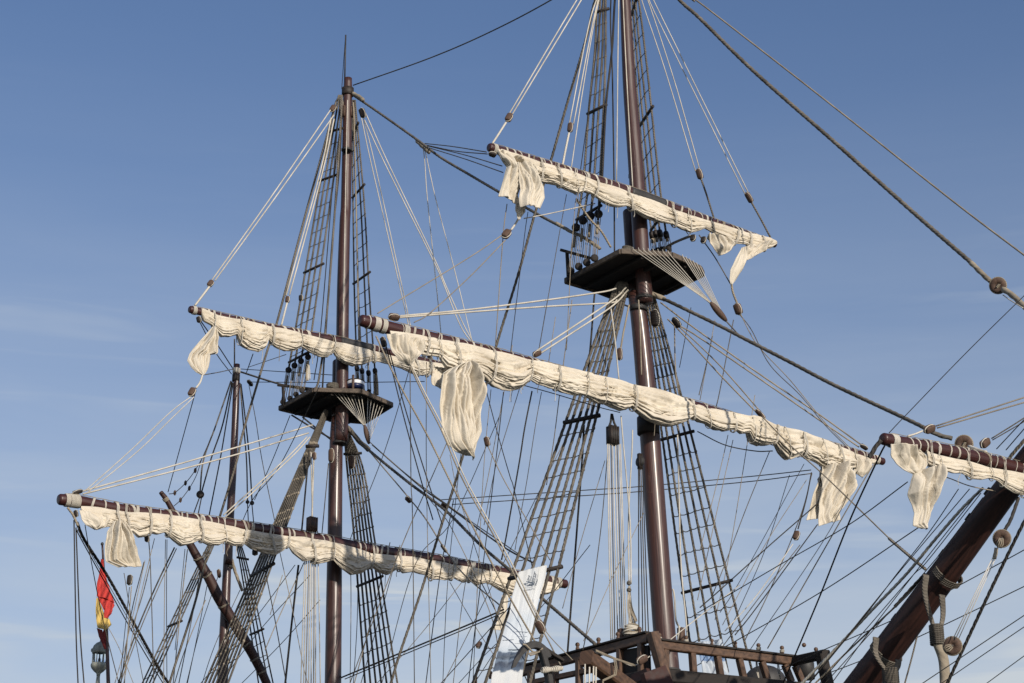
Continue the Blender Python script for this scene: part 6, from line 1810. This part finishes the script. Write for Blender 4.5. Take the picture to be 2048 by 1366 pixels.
# coil on the small platform
cc_ = S(665, 776, MS + .2); co = empty('rope_coil', cc_, 'dark rope coil on the small platform left of the mast', 'rope coil')
for k in range(7):
    g = Geo(); tl = random.uniform(-.4, .4)
    g.add(*tube([cc_ + UP * k * .012 + B * math.cos(t) * R(cc_, 12) + A * math.sin(t) * R(cc_, 9) + UP * math.sin(t + k) * R(cc_, 6 * tl + 3) for t in [2 * math.pi * j / 20 for j in range(20)]], R(cc_, 1.6), 6, closed=True)); g.build('turn', M['grey'], co)
cc_ = S(1255, 498, .2); co = empty('rope_coil', cc_, 'small dark rope coil on the foremast platform at the mast foot', 'rope coil')
for k in range(6):
    g = Geo(); tl = random.uniform(-.4, .4)
    g.add(*tube([cc_ + B * math.cos(t) * R(cc_, 11) + A * math.sin(t) * R(cc_, 7) + UP * math.sin(t + k) * R(cc_, 3) for t in [2 * math.pi * j / 20 for j in range(20)]], R(cc_, 1.4), 6, closed=True)); g.build('turn', M['grey'], co)
# hanks on the deadeyes of the small platform
for x0_, y0_, y1_, lab, s_ in ((616, 722, 760, 'tan hank of rope hanging among the left deadeyes of the small platform', MS + .1), (752, 745, 790, 'brown hank of rope hanging among the right deadeyes of the small platform', MS + .1)):
    hk = empty('rope_hank', S(x0_, y0_, s_), lab, 'rope hank', 'rope hanks on the small platform')
    for k in range(8):
        o1 = random.uniform(-4, 4); g = Geo()
        g.add(*tube(smooth_path(path3([(x0_ + o1 * .3, y0_, s_), (x0_ + o1, (y0_ + y1_) / 2), (x0_ + o1 * 1.2, y1_ + random.uniform(-4, 3), s_)]), 4), R(cc_, 1.2) * 1.3, 5)); g.build('strand', M[('tan', 'pale')[k % 2] if x0_ < 700 else ('grey', 'tan')[k % 2]], hk)

# dark outrigger stays under the small platform
for lab, p in (('lower dark iron stay under the left of the small platform', [(583, 830, MS - .6), (622, 854), (660, 876, MS)]), ('upper dark iron stay under the left of the small platform', [(605, 834, MS - .4), (632, 856), (663, 880, MS)]),
               ('dark iron stay under the left of the big platform', [(1222, 598, -.3), (1242, 607), (1262, 615, 0)])):
    rope(lab, p, 1.8, 'black', 'iron stays under the platforms', name='iron_stay', cat='iron stay')

# ------------------------------------------------------------------ flag, flagstaff and stern lantern
FS = -24.0
fp = [(204.5, 1088, 2.0), (208, 1150, 2.6), (213, 1260, 3.4), (218, 1410, 4.2)]
w = [S(x, y, FS) for x, y, r in fp]
stf = empty('flagstaff', w[-1], 'brown flagstaff at the stern, far left, carrying the flag', 'flagstaff')
spar_geo(w, [R(p, q[2]) for p, q in zip(w, fp)], 14, 5).build('pole', M['yard'], stf)
g = Geo(); g.add(*ball(w[0], R(w[0], 3.2), 10, 8, 1, 1, 1.2)); g.uv = [(q.x, q.z) for q in g.v]; g.build('finial', M['iron'], stf)
flg = empty('flag', S(204, 1115, FS), 'limp red and yellow flag with a torn lower edge on the stern staff', 'flag')
F_ = lambda L: [p[:2] for p in cl(L)]
drape(flg, F_([(250, 180), (238, 280), (215, 400), (208, 540)]), F_([(268, 190), (285, 320), (335, 480), (382, 600)]), FS + .1, 71, 3, .035, .07, 50, 60, 'red_stripe', mat='red')
drape(flg, F_([(209, 515), (238, 600), (275, 668)]), F_([(374, 570), (378, 630), (345, 682)]), FS + .1, 75, 3, .02, .05, 40, 40, 'red_fold', mat='red')
drape(flg, F_([(284, 640), (277, 700), (276, 745)]), F_([(366, 635), (348, 700), (318, 742)]), FS + .16, 76, 2, .02, .05, 24, 24, 'red_tip', mat='red')
drape(flg, F_([(208, 545), (198, 640), (203, 760), (212, 840), (240, 850)]), F_([(240, 615), (275, 690), (330, 760), (345, 810), (290, 865)]), FS + .05, 72, 3, .035, .07, 50, 70, 'yellow_stripe', mat='yellow')
drape(flg, F_([(210, 842), (225, 920), (260, 1000), (285, 1045)]), F_([(258, 860), (268, 930), (290, 1000), (296, 1040)]), FS + .02, 73, 2, .02, .03, 20, 40, 'shaded_fold', mat='shadedred')
drape(flg, F_([(262, 870), (262, 940), (285, 1040)]), F_([(302, 840), (305, 940), (298, 1040)]), FS + .0, 74, 2, .02, .03, 20, 40, 'lower_red_stripe', mat='shadedred')

lc = S(199, 1317, FS - .6)
ln = empty('stern_lantern', lc, 'green bronze ship lantern with a domed roof beside the flagstaff', 'lantern')
k = R(lc, 1)
def lt(name, prof, mat='bronze', n=24):
    g = Geo(); g.add(*lathe(lc, UP, [(r_ * k, h_ * k) for r_, h_ in prof], n)); return g.build(name, M[mat], ln)
lt('roof', [(15.5, 10), (16, 14), (15, 17), (15, 21), (13, 26), (8.5, 31), (3, 34), (1.5, 35), (1.2, 40), (.5, 41)])
lt('base', [(3.5, -36), (4, -32), (5, -30), (10, -26), (15, -20), (16.5, -16), (16.5, -13), (15, -10)])
lt('foot', [(5, -70), (4.5, -50), (3.5, -40), (3.5, -35.5)])
gm, gnt, gb = new_mat('lantern_glass'); gb.inputs['Base Color'].default_value = (.9, .95, .98, 1); gb.inputs['Roughness'].default_value = .08; gb.inputs['Transmission Weight'].default_value = 1.0; gb.inputs['IOR'].default_value = 1.1
g = Geo(); g.add(*lathe(lc, UP, [(12.6 * k, -10 * k), (12.6 * k, 10.5 * k)], 24)); g.build('glass', gm, ln)
lt('burner', [(2, -10), (2.5, -2), (1.2, 2), (1.2, 8)], 'iron', 10)
for a_ in range(6):
    t = a_ / 6 * 2 * math.pi + .3; o_ = Vector((math.cos(t), math.sin(t), 0)) * 13.6 * k
    g = Geo(); g.add(*tube([lc + o_ - UP * 11 * k, lc + o_ + UP * 12 * k], 1.0 * k, 8)); g.build('bar', M['bronze'], ln)
for sgn in (-1, 1):
    g = Geo(); g.add(*ball(lc + Vector((sgn * 16 * k, 0, 17 * k)), 2.6 * k, 8, 6, 1, 1, 1.6)); g.uv = [(q.x, q.z) for q in g.v]; g.build('ornament', M['bronze'], ln)
